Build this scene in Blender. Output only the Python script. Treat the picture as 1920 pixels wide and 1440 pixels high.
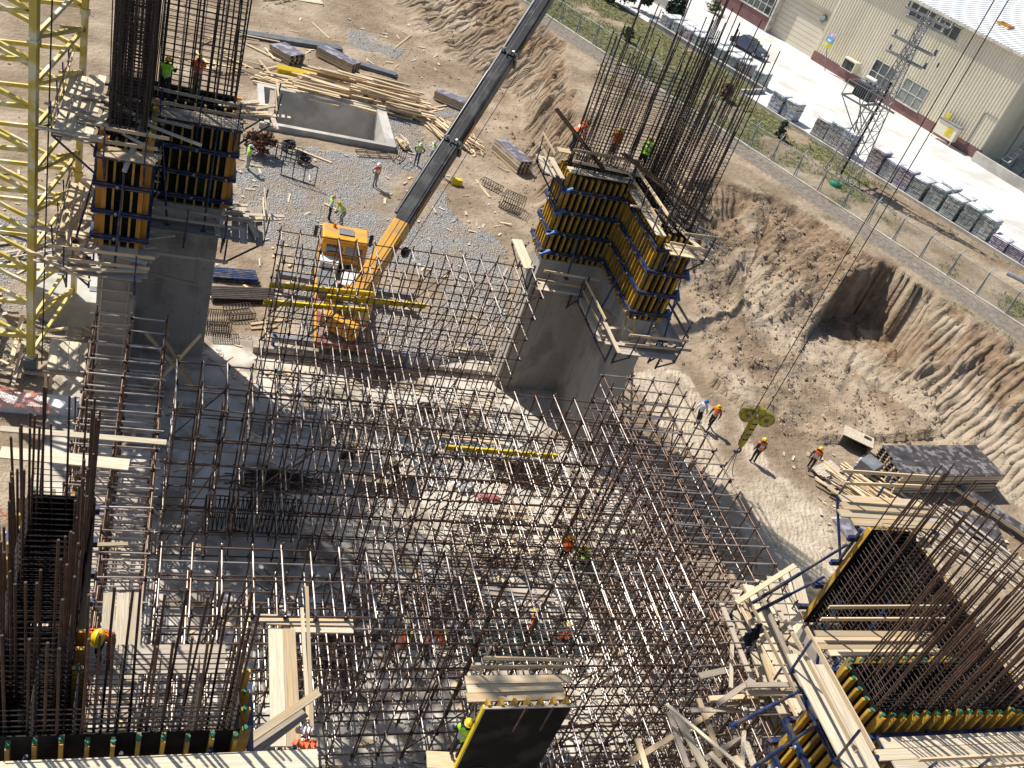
import bpy, bmesh, math, random
import numpy as np
from mathutils import Vector, Matrix
for o in list(bpy.data.objects): bpy.data.objects.remove(o, do_unlink=True)
S = bpy.context.scene; COL = S.collection
random.seed(7); NR = np.random.RandomState(11)
# ---------------------------------------------------------------- camera
FPX = 1813.0; CH = 29.0
def _n(v): v = np.array(v, float); return v/np.linalg.norm(v)
_D = _n((30-960, 3150-720, FPX)); _X = np.array((5750-960, 1200-720, FPX), float); _X = _n(_X-_X@_D*_D)
_Z = -_D; _Y = np.cross(_Z, _X); RC = np.array([_X, _Y, _Z])
CAMP = np.array([0, 0, CH])
def at(u, v, z=0.0):
    d = RC@np.array([u-960, v-720, FPX]); return Vector(CAMP+d*((z-CH)/d[2]))
def atY(u, v, y):
    d = RC@np.array([u-960, v-720, FPX]); return Vector(CAMP+d*(y/d[1]))
cam = bpy.data.cameras.new('camera'); camo = bpy.data.objects.new('camera', cam); COL.objects.link(camo)
cam.sensor_width = 36; cam.lens = FPX/1920*36; cam.clip_start = 0.5; cam.clip_end = 6000
Rb = np.column_stack([RC@[1, 0, 0], RC@[0, -1, 0], RC@[0, 0, -1]])
mw = Matrix(Rb.tolist()).to_4x4(); mw.translation = CAMP; camo.matrix_world = mw
S.camera = camo
# ---------------------------------------------------------------- world, sun, exposure
SUN_AZ = math.radians(128); SUN_EL = math.radians(49)
w = bpy.data.worlds.new('World'); S.world = w; w.use_nodes = True
nt = w.node_tree; nt.nodes.clear()
sk = nt.nodes.new('ShaderNodeTexSky'); sk.sky_type = 'NISHITA'; sk.sun_disc = False
sk.sun_elevation = SUN_EL; sk.sun_rotation = math.pi/2-SUN_AZ; sk.air_density = 1.0; sk.dust_density = 1.0
bg = nt.nodes.new('ShaderNodeBackground'); bg.inputs[1].default_value = 0.085
wo = nt.nodes.new('ShaderNodeOutputWorld'); nt.links.new(sk.outputs[0], bg.inputs[0]); nt.links.new(bg.outputs[0], wo.inputs[0])
sl = bpy.data.lights.new('sun', 'SUN'); sl.energy = 4.6; sl.angle = math.radians(0.53); sl.color = (1, 0.95, 0.87)
so = bpy.data.objects.new('sun', sl); COL.objects.link(so)
sd = Vector((math.cos(SUN_AZ)*math.cos(SUN_EL), math.sin(SUN_AZ)*math.cos(SUN_EL), math.sin(SUN_EL)))
so.rotation_euler = (-sd).to_track_quat('-Z', 'Y').to_euler(); so.location = (-30, 60, 60)
S.view_settings.view_transform = 'Standard'; S.view_settings.look = 'None'
S.view_settings.exposure = 0.58; S.view_settings.gamma = 1
S.render.engine = 'CYCLES'; S.render.resolution_x = 1024; S.render.resolution_y = 768
S.cycles.max_bounces = 5; S.cycles.transparent_max_bounces = 8
# ---------------------------------------------------------------- materials
MATS = {}
def mat(name, col, col2=None, rough=.8, metal=0., scale=2., detail=5, lo=.35, hi=.65, bump=0., bscale=15., rnd=0., coord='W', stretch=None, col3=None, scale3=.4, spec=.4):
    if name in MATS: return MATS[name]
    m = bpy.data.materials.new(name); m.use_nodes = True; t = m.node_tree; N = t.nodes; L = t.links
    b = N['Principled BSDF']; b.inputs['Roughness'].default_value = rough; b.inputs['Metallic'].default_value = metal
    b.inputs['Specular IOR Level'].default_value = spec
    if coord == 'W': src = N.new('ShaderNodeNewGeometry').outputs['Position']
    else: src = N.new('ShaderNodeTexCoord').outputs['Object']
    oi = N.new('ShaderNodeObjectInfo')
    if coord == 'O' or rnd:
        va = N.new('ShaderNodeVectorMath'); va.operation = 'MULTIPLY_ADD'; L.new(oi.outputs['Random'], va.inputs[0]); va.inputs[1].default_value = (37, 53, 71); L.new(src, va.inputs[2]); src = va.outputs[0]
    if stretch:
        mp = N.new('ShaderNodeMapping'); mp.inputs['Scale'].default_value = stretch; L.new(src, mp.inputs[0]); src = mp.outputs[0]
    c2 = col2 or tuple(c*.6 for c in col)
    no = N.new('ShaderNodeTexNoise'); no.inputs['Scale'].default_value = scale; no.inputs['Detail'].default_value = detail; L.new(src, no.inputs['Vector'])
    cr = N.new('ShaderNodeValToRGB'); cr.color_ramp.elements[0].position = lo; cr.color_ramp.elements[1].position = hi
    cr.color_ramp.elements[0].color = (*c2, 1); cr.color_ramp.elements[1].color = (*col, 1)
    L.new(no.outputs['Fac'], cr.inputs[0]); out = cr.outputs[0]
    if col3:
        n3 = N.new('ShaderNodeTexNoise'); n3.inputs['Scale'].default_value = scale3; n3.inputs['Detail'].default_value = 6; L.new(src, n3.inputs['Vector'])
        r3 = N.new('ShaderNodeValToRGB'); r3.color_ramp.elements[0].position = .5; r3.color_ramp.elements[1].position = .62; L.new(n3.outputs['Fac'], r3.inputs[0])
        mx = N.new('ShaderNodeMixRGB'); L.new(r3.outputs[0], mx.inputs[0]); L.new(out, mx.inputs[1]); mx.inputs[2].default_value = (*col3, 1); out = mx.outputs[0]
    if rnd:
        hs = N.new('ShaderNodeHueSaturation'); mr = N.new('ShaderNodeMapRange'); mr.inputs[3].default_value = 1-rnd; mr.inputs[4].default_value = 1+rnd*.7
        L.new(oi.outputs['Random'], mr.inputs[0]); L.new(mr.outputs[0], hs.inputs['Value']); L.new(out, hs.inputs['Color']); out = hs.outputs[0]
    L.new(out, b.inputs['Base Color'])
    if bump:
        nb = N.new('ShaderNodeTexNoise'); nb.inputs['Scale'].default_value = bscale; nb.inputs['Detail'].default_value = 4; L.new(src, nb.inputs['Vector'])
        bp = N.new('ShaderNodeBump'); bp.inputs['Strength'].default_value = bump; bp.inputs['Distance'].default_value = .05; L.new(nb.outputs['Fac'], bp.inputs['Height']); L.new(bp.outputs[0], b.inputs['Normal'])
    MATS[name] = m; return m
WOOD = mat('timber_fresh', (.70, .53, .31), (.50, .34, .17), rough=.8, scale=3, coord='O', stretch=(5, 5, 1.2), rnd=.42, bump=.25, bscale=8, col3=(.46, .42, .35), scale3=2.2)
WOODG = mat('timber_grey', (.48, .42, .34), (.30, .24, .18), rough=.85, scale=3, coord='O', stretch=(5, 5, 1.2), rnd=.35, bump=.25, bscale=8)
BOARD = mat('board_pale', (.68, .59, .43), (.50, .40, .26), rough=.8, scale=2, coord='O', stretch=(4, 4, 1.5), rnd=.2, col3=(.45, .40, .33), scale3=3)
PLY = mat('film_plywood', (.07, .06, .06), (.035, .030, .030), rough=.42, scale=1.5, col3=(.20, .19, .18), scale3=2.5, rnd=.2)
PLYB = mat('black_form_face', (.013, .012, .011), (.008, .007, .007), rough=.75, scale=1.5, col3=(.03, .027, .024), scale3=.9, spec=.12)
PLYP = mat('violet_panel', (.16, .14, .17), (.10, .09, .11), rough=.45, scale=1.5, col3=(.30, .29, .31), scale3=2.)
YEL = mat('beam_yellow', (.56, .33, .035), (.36, .20, .03), rough=.55, scale=2.5, rnd=.25, col3=(.25, .17, .06), scale3=1.2)
YELB = mat('beam_bright', (.80, .60, .02), (.62, .45, .02), rough=.5, scale=2, rnd=.1)
ORANGE_B = mat('beam_orange', (.55, .25, .03), (.42, .18, .02), rough=.6, scale=2, rnd=.15)
BLUE = mat('steel_blue', (.016, .042, .145), (.010, .022, .070), rough=.45, scale=3, rnd=.3, col3=(.10, .08, .06), scale3=3)
GALV = mat('steel_galvanised', (.46, .47, .48), (.30, .30, .31), rough=.4, metal=.5, scale=6)
RUST = mat('rebar_rust', (.115, .060, .036), (.050, .032, .024), rough=.75, scale=5, rnd=.3, metal=.2)
RUSTD = mat('rebar_dark', (.060, .042, .034), (.028, .022, .020), rough=.7, scale=5, rnd=.3, metal=.2)
TUBE = mat('scaffold_tube', (.20, .135, .10), (.10, .055, .036), rough=.38, metal=.55, scale=1.6, rnd=.3, coord='W', lo=.4, hi=.6)  # rust brown, darkened to paint in the backlit look of the standards
TUBE_LIT = mat('scaffold_tube_sunlit', (.56, .51, .47), (.30, .21, .16), rough=.36, metal=.6, scale=1.6, rnd=.25, lo=.35, hi=.6)  # same rusty tube, paler: sunlight on the transoms put into the colour
COUP = mat('coupler_steel', (.06, .045, .04), rough=.6, metal=.4)
CONC = mat('concrete', (.52, .49, .44), (.40, .375, .335), rough=.9, scale=.9, detail=8, bump=.15, bscale=10, col3=(.33, .31, .28), scale3=.5)
CONCD = mat('concrete_pier', (.45, .42, .365), (.36, .335, .29), rough=.88, scale=.8, detail=8, bump=.12, bscale=9, col3=(.28, .255, .22), scale3=.8, stretch=(1, 1, .6))
SLABM = mat('slab_concrete', (.62, .575, .495), (.42, .375, .305), rough=.92, scale=.7, detail=9, bump=.25, bscale=9, col3=(.25, .205, .155), scale3=.5)
CRANEY = mat('crane_yellow', (.62, .50, .10), (.50, .40, .08), rough=.5, scale=1.5, col3=(.66, .62, .45), scale3=1.5)
TRUCKY = mat('truck_orange_yellow', (.74, .36, .025), (.60, .28, .03), rough=.42, scale=1.6, col3=(.42, .26, .10), scale3=1.1)
BLACKM = mat('black_paint', (.022, .022, .024), (.012, .012, .013), rough=.35, scale=2., col3=(.06, .06, .06), scale3=1.5)
GREYM = mat('grey_paint', (.20, .21, .22), (.13, .135, .14), rough=.5, scale=2.)
RUBBER = mat('rubber', (.02, .02, .02), rough=.85)
GLASS = mat('window_glass', (.05, .065, .075), (.03, .04, .05), rough=.08, spec=.8)
WHITEP = mat('white_paint', (.75, .75, .73), (.62, .62, .60), rough=.5)
REDP = mat('red_paint', (.50, .04, .02), rough=.5)
BLUEP = mat('blue_paint', (.05, .16, .42), (.03, .10, .30), rough=.4)
GREENP = mat('green_plastic', (.02, .22, .12), rough=.5)
ORNET = mat('orange_net', (.85, .16, .06), (.7, .12, .05), rough=.7)
# ---------------------------------------------------------------- object helpers
WM = {}
def reg(o, mat4, parent):
    COL.objects.link(o)
    if parent is not None:
        o.parent = parent; o.matrix_parent_inverse = WM[parent.name].inverted()
    o.matrix_basis = mat4; WM[o.name] = mat4.copy()
    return o
def tag(o, label=None, cat=None, group=None, kind=None):
    if label: o['label'] = label
    if cat: o['category'] = cat
    if group: o['group'] = group
    if kind: o['kind'] = kind
    return o
def thing(name, label, cat, loc=(0, 0, 0), group=None):
    o = bpy.data.objects.new(name, None); o.empty_display_size = .3
    reg(o, Matrix.Translation(Vector(loc)), None); return tag(o, label, cat, group)
UNIT = {}
def unit(shape, m):
    k = (shape, m.name)
    if k in UNIT: return UNIT[k]
    bm = bmesh.new()
    if shape == 'box': bmesh.ops.create_cube(bm, size=1)
    elif shape == 'plank':
        bmesh.ops.create_cube(bm, size=1)
        bmesh.ops.subdivide_edges(bm, edges=[e for e in bm.edges if abs(e.verts[0].co.z-e.verts[1].co.z) > .5], cuts=2)
        for v in bm.verts: v.co.y += .10*(v.co.z*2)**2-.05; v.co.x += .05*math.sin(v.co.z*4)
    elif shape.startswith('cyl'):
        n = int(shape[3:]); bmesh.ops.create_cone(bm, cap_ends=True, segments=n, radius1=1, radius2=1, depth=1)
        for f in bm.faces: f.smooth = len(f.verts) == 4
    me = bpy.data.meshes.new(shape+'_'+m.name); bm.to_mesh(me); bm.free(); me.materials.append(m); UNIT[k] = me; return me
def frame(p0, p1, w, h, up=(0, 0, 1)):
    p0 = Vector(p0); p1 = Vector(p1); z = (p1-p0); l = z.length; z = z/l; up = Vector(up)
    x = z.cross(up)
    if x.length < 1e-3: x = z.cross(Vector((0, 1, 0)))
    x.normalize(); y = x.cross(z)
    M4 = Matrix((( x.x*w, y.x*h, z.x*l, 0), (x.y*w, y.y*h, z.y*l, 0), (x.z*w, y.z*h, z.z*l, 0), (0, 0, 0, 1)))
    M4.translation = (p0+p1)/2; return M4
def beam(name, p0, p1, w, h, m, parent=None, up=(0, 0, 1), shape='box'):
    o = bpy.data.objects.new(name, unit(shape, m)); return reg(o, frame(p0, p1, w, h, up), parent)
def tube(name, p0, p1, r, m, parent=None, n=6):
    o = bpy.data.objects.new(name, unit('cyl%d' % n, m)); return reg(o, frame(p0, p1, r, r), parent)
def box(name, lo, hi, m, parent=None):
    lo = Vector(lo); hi = Vector(hi); M4 = Matrix.Diagonal((*(hi-lo), 1)); M4.translation = (lo+hi)/2
    o = bpy.data.objects.new(name, unit('box', m)); return reg(o, M4, parent)
class MB:
    def __init__(s): s.v = []; s.f = []; s.mi = []; s.sm = []
    def add(s, vs, fs, mi=0, sm=False):
        k = len(s.v); s.v += [tuple(v) for v in vs]; s.f += [tuple(i+k for i in f) for f in fs]; s.mi += [mi]*len(fs); s.sm += [sm]*len(fs)
    def box(s, lo, hi, mi=0, mtx=None):
        x0, y0, z0 = lo; x1, y1, z1 = hi
        vs = [Vector(p) for p in ((x0, y0, z0), (x1, y0, z0), (x1, y1, z0), (x0, y1, z0), (x0, y0, z1), (x1, y0, z1), (x1, y1, z1), (x0, y1, z1))]
        if mtx: vs = [mtx@v for v in vs]
        s.add(vs, [(0, 3, 2, 1), (4, 5, 6, 7), (0, 1, 5, 4), (1, 2, 6, 5), (2, 3, 7, 6), (3, 0, 4, 7)], mi)
    def bar(s, p0, p1, w, h, mi=0, up=(0, 0, 1)):
        M4 = frame(p0, p1, w, h, up); s.box((-.5, -.5, -.5), (.5, .5, .5), mi, M4)
    def tube(s, p0, p1, r, mi=0, n=6, r1=None, cap=True):
        M4 = frame(p0, p1, 1, 1); l = (Vector(p1)-Vector(p0)).length; r1 = r if r1 is None else r1
        M4 = M4@Matrix.Diagonal((1, 1, 1, 1)); vs = []
        for zz, rr in ((-.5, r), (.5, r1)):
            for i in range(n):
                a = 2*math.pi*i/n; vs.append(M4@Vector((math.cos(a)*rr, math.sin(a)*rr, zz)))
        fs = [(i, (i+1) % n, n+(i+1) % n, n+i) for i in range(n)]
        s.add(vs, fs, mi, n > 4)
        if cap: s.add(vs, [tuple(range(n-1, -1, -1)), tuple(range(n, 2*n))], mi)
    def path(s, pts, r, mi=0, n=5):
        for a, b in zip(pts[:-1], pts[1:]): s.tube(a, b, r, mi, n)
    def prism(s, poly, axis, a0, a1, mi=0, mtx=None):
        n = len(poly); vs = []
        for a in (a0, a1):
            for p in poly:
                q = {'x': (a, p[0], p[1]), 'y': (p[0], a, p[1]), 'z': (p[0], p[1], a)}[axis]; q = Vector(q); vs.append(mtx@q if mtx else q)
        s.add(vs, [tuple(range(n)), tuple(range(2*n-1, n-1, -1))]+[(i, i+n, (i+1) % n+n, (i+1) % n) for i in range(n)], mi)
    def ball(s, c, r, mi=0, seg=10, rings=6, mtx=None, squash=(1, 1, 1), jit=0):
        vs = []; c = Vector(c)
        for j in range(rings+1):
            t = math.pi*j/rings
            for i in range(seg):
                a = 2*math.pi*i/seg; k = 1+(random.uniform(-jit, jit) if jit else 0)
                vs.append(c+Vector((math.sin(t)*math.cos(a)*r*squash[0]*k, math.sin(t)*math.sin(a)*r*squash[1]*k, math.cos(t)*r*squash[2]*k)))
        fs = [(j*seg+i, (j+1)*seg+i, (j+1)*seg+(i+1) % seg, j*seg+(i+1) % seg) for j in range(rings) for i in range(seg)]
        s.add(vs, fs, mi, not jit)
    def build(s, name, mats, parent=None, bevel=0):
        if not isinstance(mats, (list, tuple)): mats = [mats]
        vs = np.array(s.v, float); base = Vector((float(vs[:, 0].mean()), float(vs[:, 1].mean()), float(vs[:, 2].min())))
        me = bpy.data.meshes.new(name); me.from_pydata((vs-np.array(base)).tolist(), [], s.f)
        for m in mats: me.materials.append(m)
        me.polygons.foreach_set('material_index', s.mi); me.polygons.foreach_set('use_smooth', s.sm)
        bm = bmesh.new(); bm.from_mesh(me); bmesh.ops.recalc_face_normals(bm, faces=bm.faces); bm.to_mesh(me); bm.free()
        o = bpy.data.objects.new(name, me); reg(o, Matrix.Translation(base), parent)
        if bevel:
            md = o.modifiers.new('bevel', 'BEVEL'); md.width = bevel; md.segments = 2; md.limit_method = 'ANGLE'
        return o
LOOSE = MB()     # planks buried in the heaps, beyond counting
def loose_plank(p0, p1, w_, h_, m_): LOOSE.bar(p0, p1, w_, h_, 0 if m_ is WOOD else 1)
# the fence frame of the upper yard
FA = Vector((32.15, 85.23)); FU = Vector((.46214, -.88681)); FV = Vector((.88681, .46214)); ZU = 5.0
def fp(u, v, z=0): p = FA+FU*u+FV*v; return Vector((p.x, p.y, ZU+z))
# ================================================================ terrain
def vnoise(x, y, seed=0):
    xi = np.floor(x).astype(int); yi = np.floor(y).astype(int); fx = x-xi; fy = y-yi
    fx = fx*fx*(3-2*fx); fy = fy*fy*(3-2*fy)
    def h(a, b):
        n = (a*374761393+b*668265263+seed*1442695041) & 0x7fffffff; n = (n ^ (n >> 13))*1274126177 & 0x7fffffff
        return ((n ^ (n >> 16)) & 0xffff)/65535.
    return (h(xi, yi)*(1-fx)+h(xi+1, yi)*fx)*(1-fy)+(h(xi, yi+1)*(1-fx)+h(xi+1, yi+1)*fx)*fy
def fbm(x, y, sc, oc=4, seed=0):
    r = np.zeros_like(x); a = .5; t = 0
    for i in range(oc): r += a*vnoise(x*sc, y*sc, seed+i); t += a; a *= .5; sc *= 2.03
    return r/t
def pip(X, Y, poly):
    ins = np.zeros(X.shape, bool); n = len(poly)
    for i in range(n):
        x0, y0 = poly[i]; x1, y1 = poly[(i+1) % n]
        c = ((y0 > Y) != (y1 > Y)) & (X < (x1-x0)*(Y-y0)/(y1-y0+1e-12)+x0); ins ^= c
    return ins
def pxpoly(pts, z=0): return [tuple(at(u, v, z)[:2]) for u, v in pts]
def sdist(X, Y, pl):
    best = np.full(X.shape, 1e9); sg = np.zeros(X.shape); arc = np.zeros(X.shape); acc = 0; ww = np.zeros(X.shape)
    for (x0, y0, w0), (x1, y1, w1) in zip(pl[:-1], pl[1:]):
        dx, dy = x1-x0, y1-y0; l = math.hypot(dx, dy); t = np.clip(((X-x0)*dx+(Y-y0)*dy)/l/l, 0, 1)
        d = np.hypot(X-x0-t*dx, Y-y0-t*dy); s = (X-x0)*dy-(Y-y0)*dx
        m = d < best; best = np.where(m, d, best); sg = np.where(m, np.sign(s), sg); arc = np.where(m, acc+t*l, arc); ww = np.where(m, w0+t*(w1-w0), ww); acc += l
    return best*sg, arc, ww
_edge = [(840, -160, 9), (900, -70, 9), (968, -2, 8), (1066, 82, 4.5), (1066, 112, 2.6), (1072, 166, 2.2), (1088, 235, 2.2), (1140, 305, 3.5), (1220, 335, 6), (1330, 335, 9), (1400, 352, 12), (1455, 364, 13), (1560, 430, 12.5), (1640, 486, 9), (1668, 492, 5), (1690, 506, 6), (1760, 548, 6.5), (1840, 602, 7), (1920, 656, 7.5), (2200, 850, 8), (2700, 1200, 8)]
EDGE = [(*at(u, v, ZU)[:2], ww) for u, v, ww in _edge]
NOTCH = [tuple(at(u, v, z)[:2]) for u, v, z in ((1512, 640, 1.2), (1535, 690, .3), (1600, 716, 0), (1692, 724, 0), (1702, 640, 1.5), (1694, 512, 4.7), (1655, 498, 4.7), (1590, 520, 3.8), (1540, 580, 2.6))]
SPOIL = pxpoly([(1290, 500), (1420, 470), (1545, 560), (1560, 700), (1700, 740), (1760, 820), (1620, 830), (1480, 830), (1330, 720)])
GRAV = pxpoly([(452, 310), (480, 258), (735, 300), (792, 250), (842, 330), (848, 410), (930, 455), (960, 520), (950, 720), (470, 720), (390, 700), (398, 470)])
GRAV2 = pxpoly([(655, 52), (760, 78), (745, 108), (650, 84)]); GRAV3 = pxpoly([(690, 190), (765, 185), (790, 260), (740, 290), (700, 240)])
GRAV4 = pxpoly([(-60, 400), (70, 400), (140, 470), (190, 640), (-60, 700)])
GRAV5 = pxpoly([(835, 178), (880, 185), (860, 225), (815, 215)])
ROAD = pxpoly([(1170, 690), (1290, 700), (1360, 780), (1480, 900), (1600, 1060), (1500, 1130), (1330, 900), (1240, 790)])
def height(X, Y):
    d, arc, ww = sdist(X, Y, EDGE)
    wob = (fbm(X, Y, .35, 4, 5)-.5)*2.2+(fbm(X, Y, 1.6, 3, 9)-.5)*.7
    d2 = d+wob
    t = np.clip(d2/ww, 0, 1)
    h = ZU*(1-t)**1.25
    h = np.where((t > 0) & (t < .12), h-.25*np.sin(t/.12*math.pi), h)
    up = d2 <= 0
    sl = np.clip(np.minimum(t/.1, (1-t)/.2), 0, 1)*(~up)
    ph = arc/.72*2*math.pi+(fbm(X, Y, .5, 3, 21)-.5)*9
    spoil = pip(X, Y, SPOIL)
    rip = (np.abs(np.sin(ph*.5))-.6)*.40*np.clip(fbm(X, Y, .25, 2, 31)*2.2-.3, .25, 1)
    h = h+sl*rip*np.where(spoil, .25, 1)+sl*(fbm(X, Y, .9, 4, 41)-.5)*.9
    lump = (fbm(X, Y, 1.3, 5, 51)-.45)*.6+(fbm(X, Y, .28, 3, 57)-.4)*1.5
    h = np.where(spoil & ~up, h+np.clip(lump, -.2, 2)*np.clip((d2)/3, 0, 1), h)
    rough_ = (fbm(X, Y, 2.4, 3, 141)-.5)*.26+(np.abs(vnoise(X*3.1, Y*3.1, 151)-.5))*.14
    h = np.where(~up & ((t < 1) | spoil), h+rough_*np.clip(t*4, 0, 1), h)
    nd = pip(X, Y, NOTCH)
    nb = .25+.25*fbm(X, Y, .8, 3, 61)
    h = np.where(nd, np.minimum(h, nb+np.clip(h-4.1, 0, 2)*.8+np.clip((fbm(X, Y, 1.1, 3, 63)-.5), 0, 1)*1.2), h)
    flat = ~up & (t >= 1)
    h = h+np.where(flat & ~spoil, (fbm(X, Y, .5, 4, 71)-.5)*.14+(fbm(X, Y, 2.5, 3, 75)-.5)*.07, 0)
    # site area stays level so that things stand on it
    site = ((X > -14) & (X < 24) & (Y > -20) & (Y < 82)) | pip(X, Y, ROAD)
    h = np.where(site & ~up & (h < .5), np.clip(h, -.05, .03)*.8, h)
    h = np.where((X > 5.75) & (X < 14.4) & (Y > 63.15) & (Y < 69.1), -3.3, h)
    V = (X-FA.x)*FV.x+(Y-FA.y)*FV.y
    h = np.where(up, ZU+(fbm(X, Y, .8, 3, 81)-.5)*.16*np.clip((1.5-np.abs(V-5))/1+3, 0, 1), h)
    h = np.where(up & (V > 9.5), ZU-.02, h)
    height.arc = arc; height.sl = sl*np.where(nd, .3, 1)*np.where(spoil, .35, 1)
    return h, d2, t, spoil, up, V
def coords(a, b, st, far0, far1): return np.array(far0+list(np.arange(a, b, st))+far1)
xs = coords(-22, 72, .19, [-2500, -900, -350, -150, -80, -50, -35, -27], [73, 78, 86, 100, 130, 200, 400, 900, 2500])
ys = coords(24, 104, .19, [-2500, -900, -300, -100, -40, -10, 2, 8, 14, 20], [105, 110, 118, 130, 150, 200, 320, 700, 2500])
GX, GY = np.meshgrid(xs, ys); GH, Gd, Gt, Gsp, Gup, GV = height(GX, GY)
ARC, SLM = height.arc, height.sl
nx, ny = len(xs), len(ys)
me = bpy.data.meshes.new('ground')
me.from_pydata(np.stack([GX, GY, GH], -1).reshape(-1, 3).tolist(), [], [(j*nx+i, j*nx+i+1, (j+1)*nx+i+1, (j+1)*nx+i) for j in range(ny-1) for i in range(nx-1)])
me.polygons.foreach_set('use_smooth', [True]*len(me.polygons))
GU = (GX-FA.x)*FU.x+(GY-FA.y)*FU.y
wx = GX+(fbm(GX, GY, .5, 3, 91)-.5)*2.2; wy = GY+(fbm(GX, GY, .5, 3, 95)-.5)*2.2
gm = np.zeros(GX.shape)
for P_ in (GRAV, GRAV2, GRAV3, GRAV4, GRAV5): gm = np.maximum(gm, pip(wx, wy, P_)*1.)
gm *= np.clip((fbm(GX, GY, .22, 4, 101)-.30)*7, 0.0, 1)
gr = Gup*np.clip((fbm(GX, GY, .3, 4, 111)-np.where(GV < -.5, .42, np.clip(.30+(GU-14)*.012, .25, .60)))*7, 0, 1)*np.where(GV < -.5, .35, 1)*(GV < 15)*(GV > -6.5)
rd = pip(wx, wy, ROAD)*np.clip((fbm(GX, GY, .4, 3, 121)-.25)*4, 0, 1)
pale = np.clip((Gt-.45)*2, 0, 1)*(GX > 36)*(~Gup)*(Gt < 1)
rd = np.maximum(rd, pale*.55)
dk = (Gt > 0)*(Gt < .45)*1.*(fbm(GX, GY, .6, 3, 131) > .38)*(~Gup)
path = Gup*((GV > -2.6) & (GV < -.35))*1.
def attr(name, arr):
    a = me.attributes.new(name, 'FLOAT', 'POINT'); a.data.foreach_set('value', arr.reshape(-1).astype(np.float32))
attr('arc', ARC); attr('slopemask', SLM); attr('gravel', gm); attr('grass', gr); attr('pale', rd); attr('darksoil', dk); attr('pathway', path)
gmat = bpy.data.materials.new('ground_soil'); gmat.use_nodes = True; t_ = gmat.node_tree; N = t_.nodes; L = t_.links; B = N['Principled BSDF']
B.inputs['Roughness'].default_value = .95; B.inputs['Specular IOR Level'].default_value = .15
pos = N.new('ShaderNodeNewGeometry').outputs['Position']
def nz(sc, det=5): n = N.new('ShaderNodeTexNoise'); n.inputs['Scale'].default_value = sc; n.inputs['Detail'].default_value = det; L.new(pos, n.inputs['Vector']); return n.outputs['Fac']
def ramp(f, *st):
    r = N.new('ShaderNodeValToRGB'); e = r.color_ramp.elements
    while len(e) < len(st): e.new(.5)
    for k, (p, c) in enumerate(st): e[k].position = p; e[k].color = (*c, 1)
    L.new(f, r.inputs[0]); return r.outputs[0]
def mixc(f, a, b): m = N.new('ShaderNodeMixRGB'); L.new(f, m.inputs[0]); L.new(a, m.inputs[1]); L.new(b, m.inputs[2]); return m.outputs[0]
def att(n): a = N.new('ShaderNodeAttribute'); a.attribute_name = n; return a.outputs['Fac']
soil = ramp(nz(.35, 9), (.30, (.198, .146, .098)), (.5, (.298, .232, .162)), (.7, (.40, .322, .236)))
soil = mixc(ramp(nz(.16, 7), (.48, (0, 0, 0)), (.62, (.8, .8, .8))), soil, ramp(nz(.9, 8), (.3, (.15, .105, .068)), (.7, (.25, .185, .125))))
vo = N.new('ShaderNodeTexVoronoi'); vo.inputs['Scale'].default_value = 12; L.new(pos, vo.inputs['Vector'])
gcol = ramp(vo.outputs['Color'], (.1, (.25, .24, .225)), (.5, (.345, .33, .31)), (.9, (.45, .435, .41)))
gcol = mixc(ramp(nz(.5, 6), (.44, (0, 0, 0)), (.60, (.75, .75, .75))), gcol, ramp(nz(2), (.3, (.33, .26, .19)), (.7, (.42, .35, .27))))
col = mixc(att('gravel'), soil, gcol)
col = mixc(att('pale'), col, ramp(nz(1.2, 8), (.3, (.36, .29, .21)), (.7, (.52, .44, .335))))
col = mixc(att('darksoil'), col, ramp(nz(1.5, 6), (.3, (.16, .108, .068)), (.7, (.29, .21, .138))))
col = mixc(att('grass'), col, ramp(nz(2.2, 8), (.35, (.07, .08, .03)), (.52, (.13, .13, .055)), (.66, (.25, .21, .12))))
col = mixc(att('pathway'), col, ramp(nz(2.2, 8), (.3, (.15, .125, .10)), (.7, (.24, .21, .175))))
L.new(col, B.inputs['Base Color'])
bp = N.new('ShaderNodeBump'); bp.inputs['Strength'].default_value = 1.0; bp.inputs['Distance'].default_value = .16
ad = N.new('ShaderNodeMath'); ad.operation = 'ADD'; vg = N.new('ShaderNodeMath'); vg.operation = 'MULTIPLY'; L.new(vo.outputs['Distance'], vg.inputs[0]); L.new(att('gravel'), vg.inputs[1]); L.new(nz(2.6, 10), ad.inputs[0]); L.new(vg.outputs[0], ad.inputs[1])
# tyre cleats on the haul road
wv = N.new('ShaderNodeTexWave'); wv.inputs['Scale'].default_value = 1.1; wv.inputs['Distortion'].default_value = 9; wv.inputs['Detail'].default_value = 2
mpn = N.new('ShaderNodeMapping'); mpn.inputs['Rotation'].default_value = (0, 0, math.radians(25)); L.new(pos, mpn.inputs[0]); L.new(mpn.outputs[0], wv.inputs['Vector'])
mu = N.new('ShaderNodeMath'); mu.operation = 'MULTIPLY'; L.new(wv.outputs['Fac'], mu.inputs[0]); L.new(att('pale'), mu.inputs[1])
a2 = N.new('ShaderNodeMath'); a2.operation = 'MULTIPLY_ADD'; L.new(mu.outputs[0], a2.inputs[0]); a2.inputs[1].default_value = .13; L.new(ad.outputs[0], a2.inputs[2])
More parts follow.
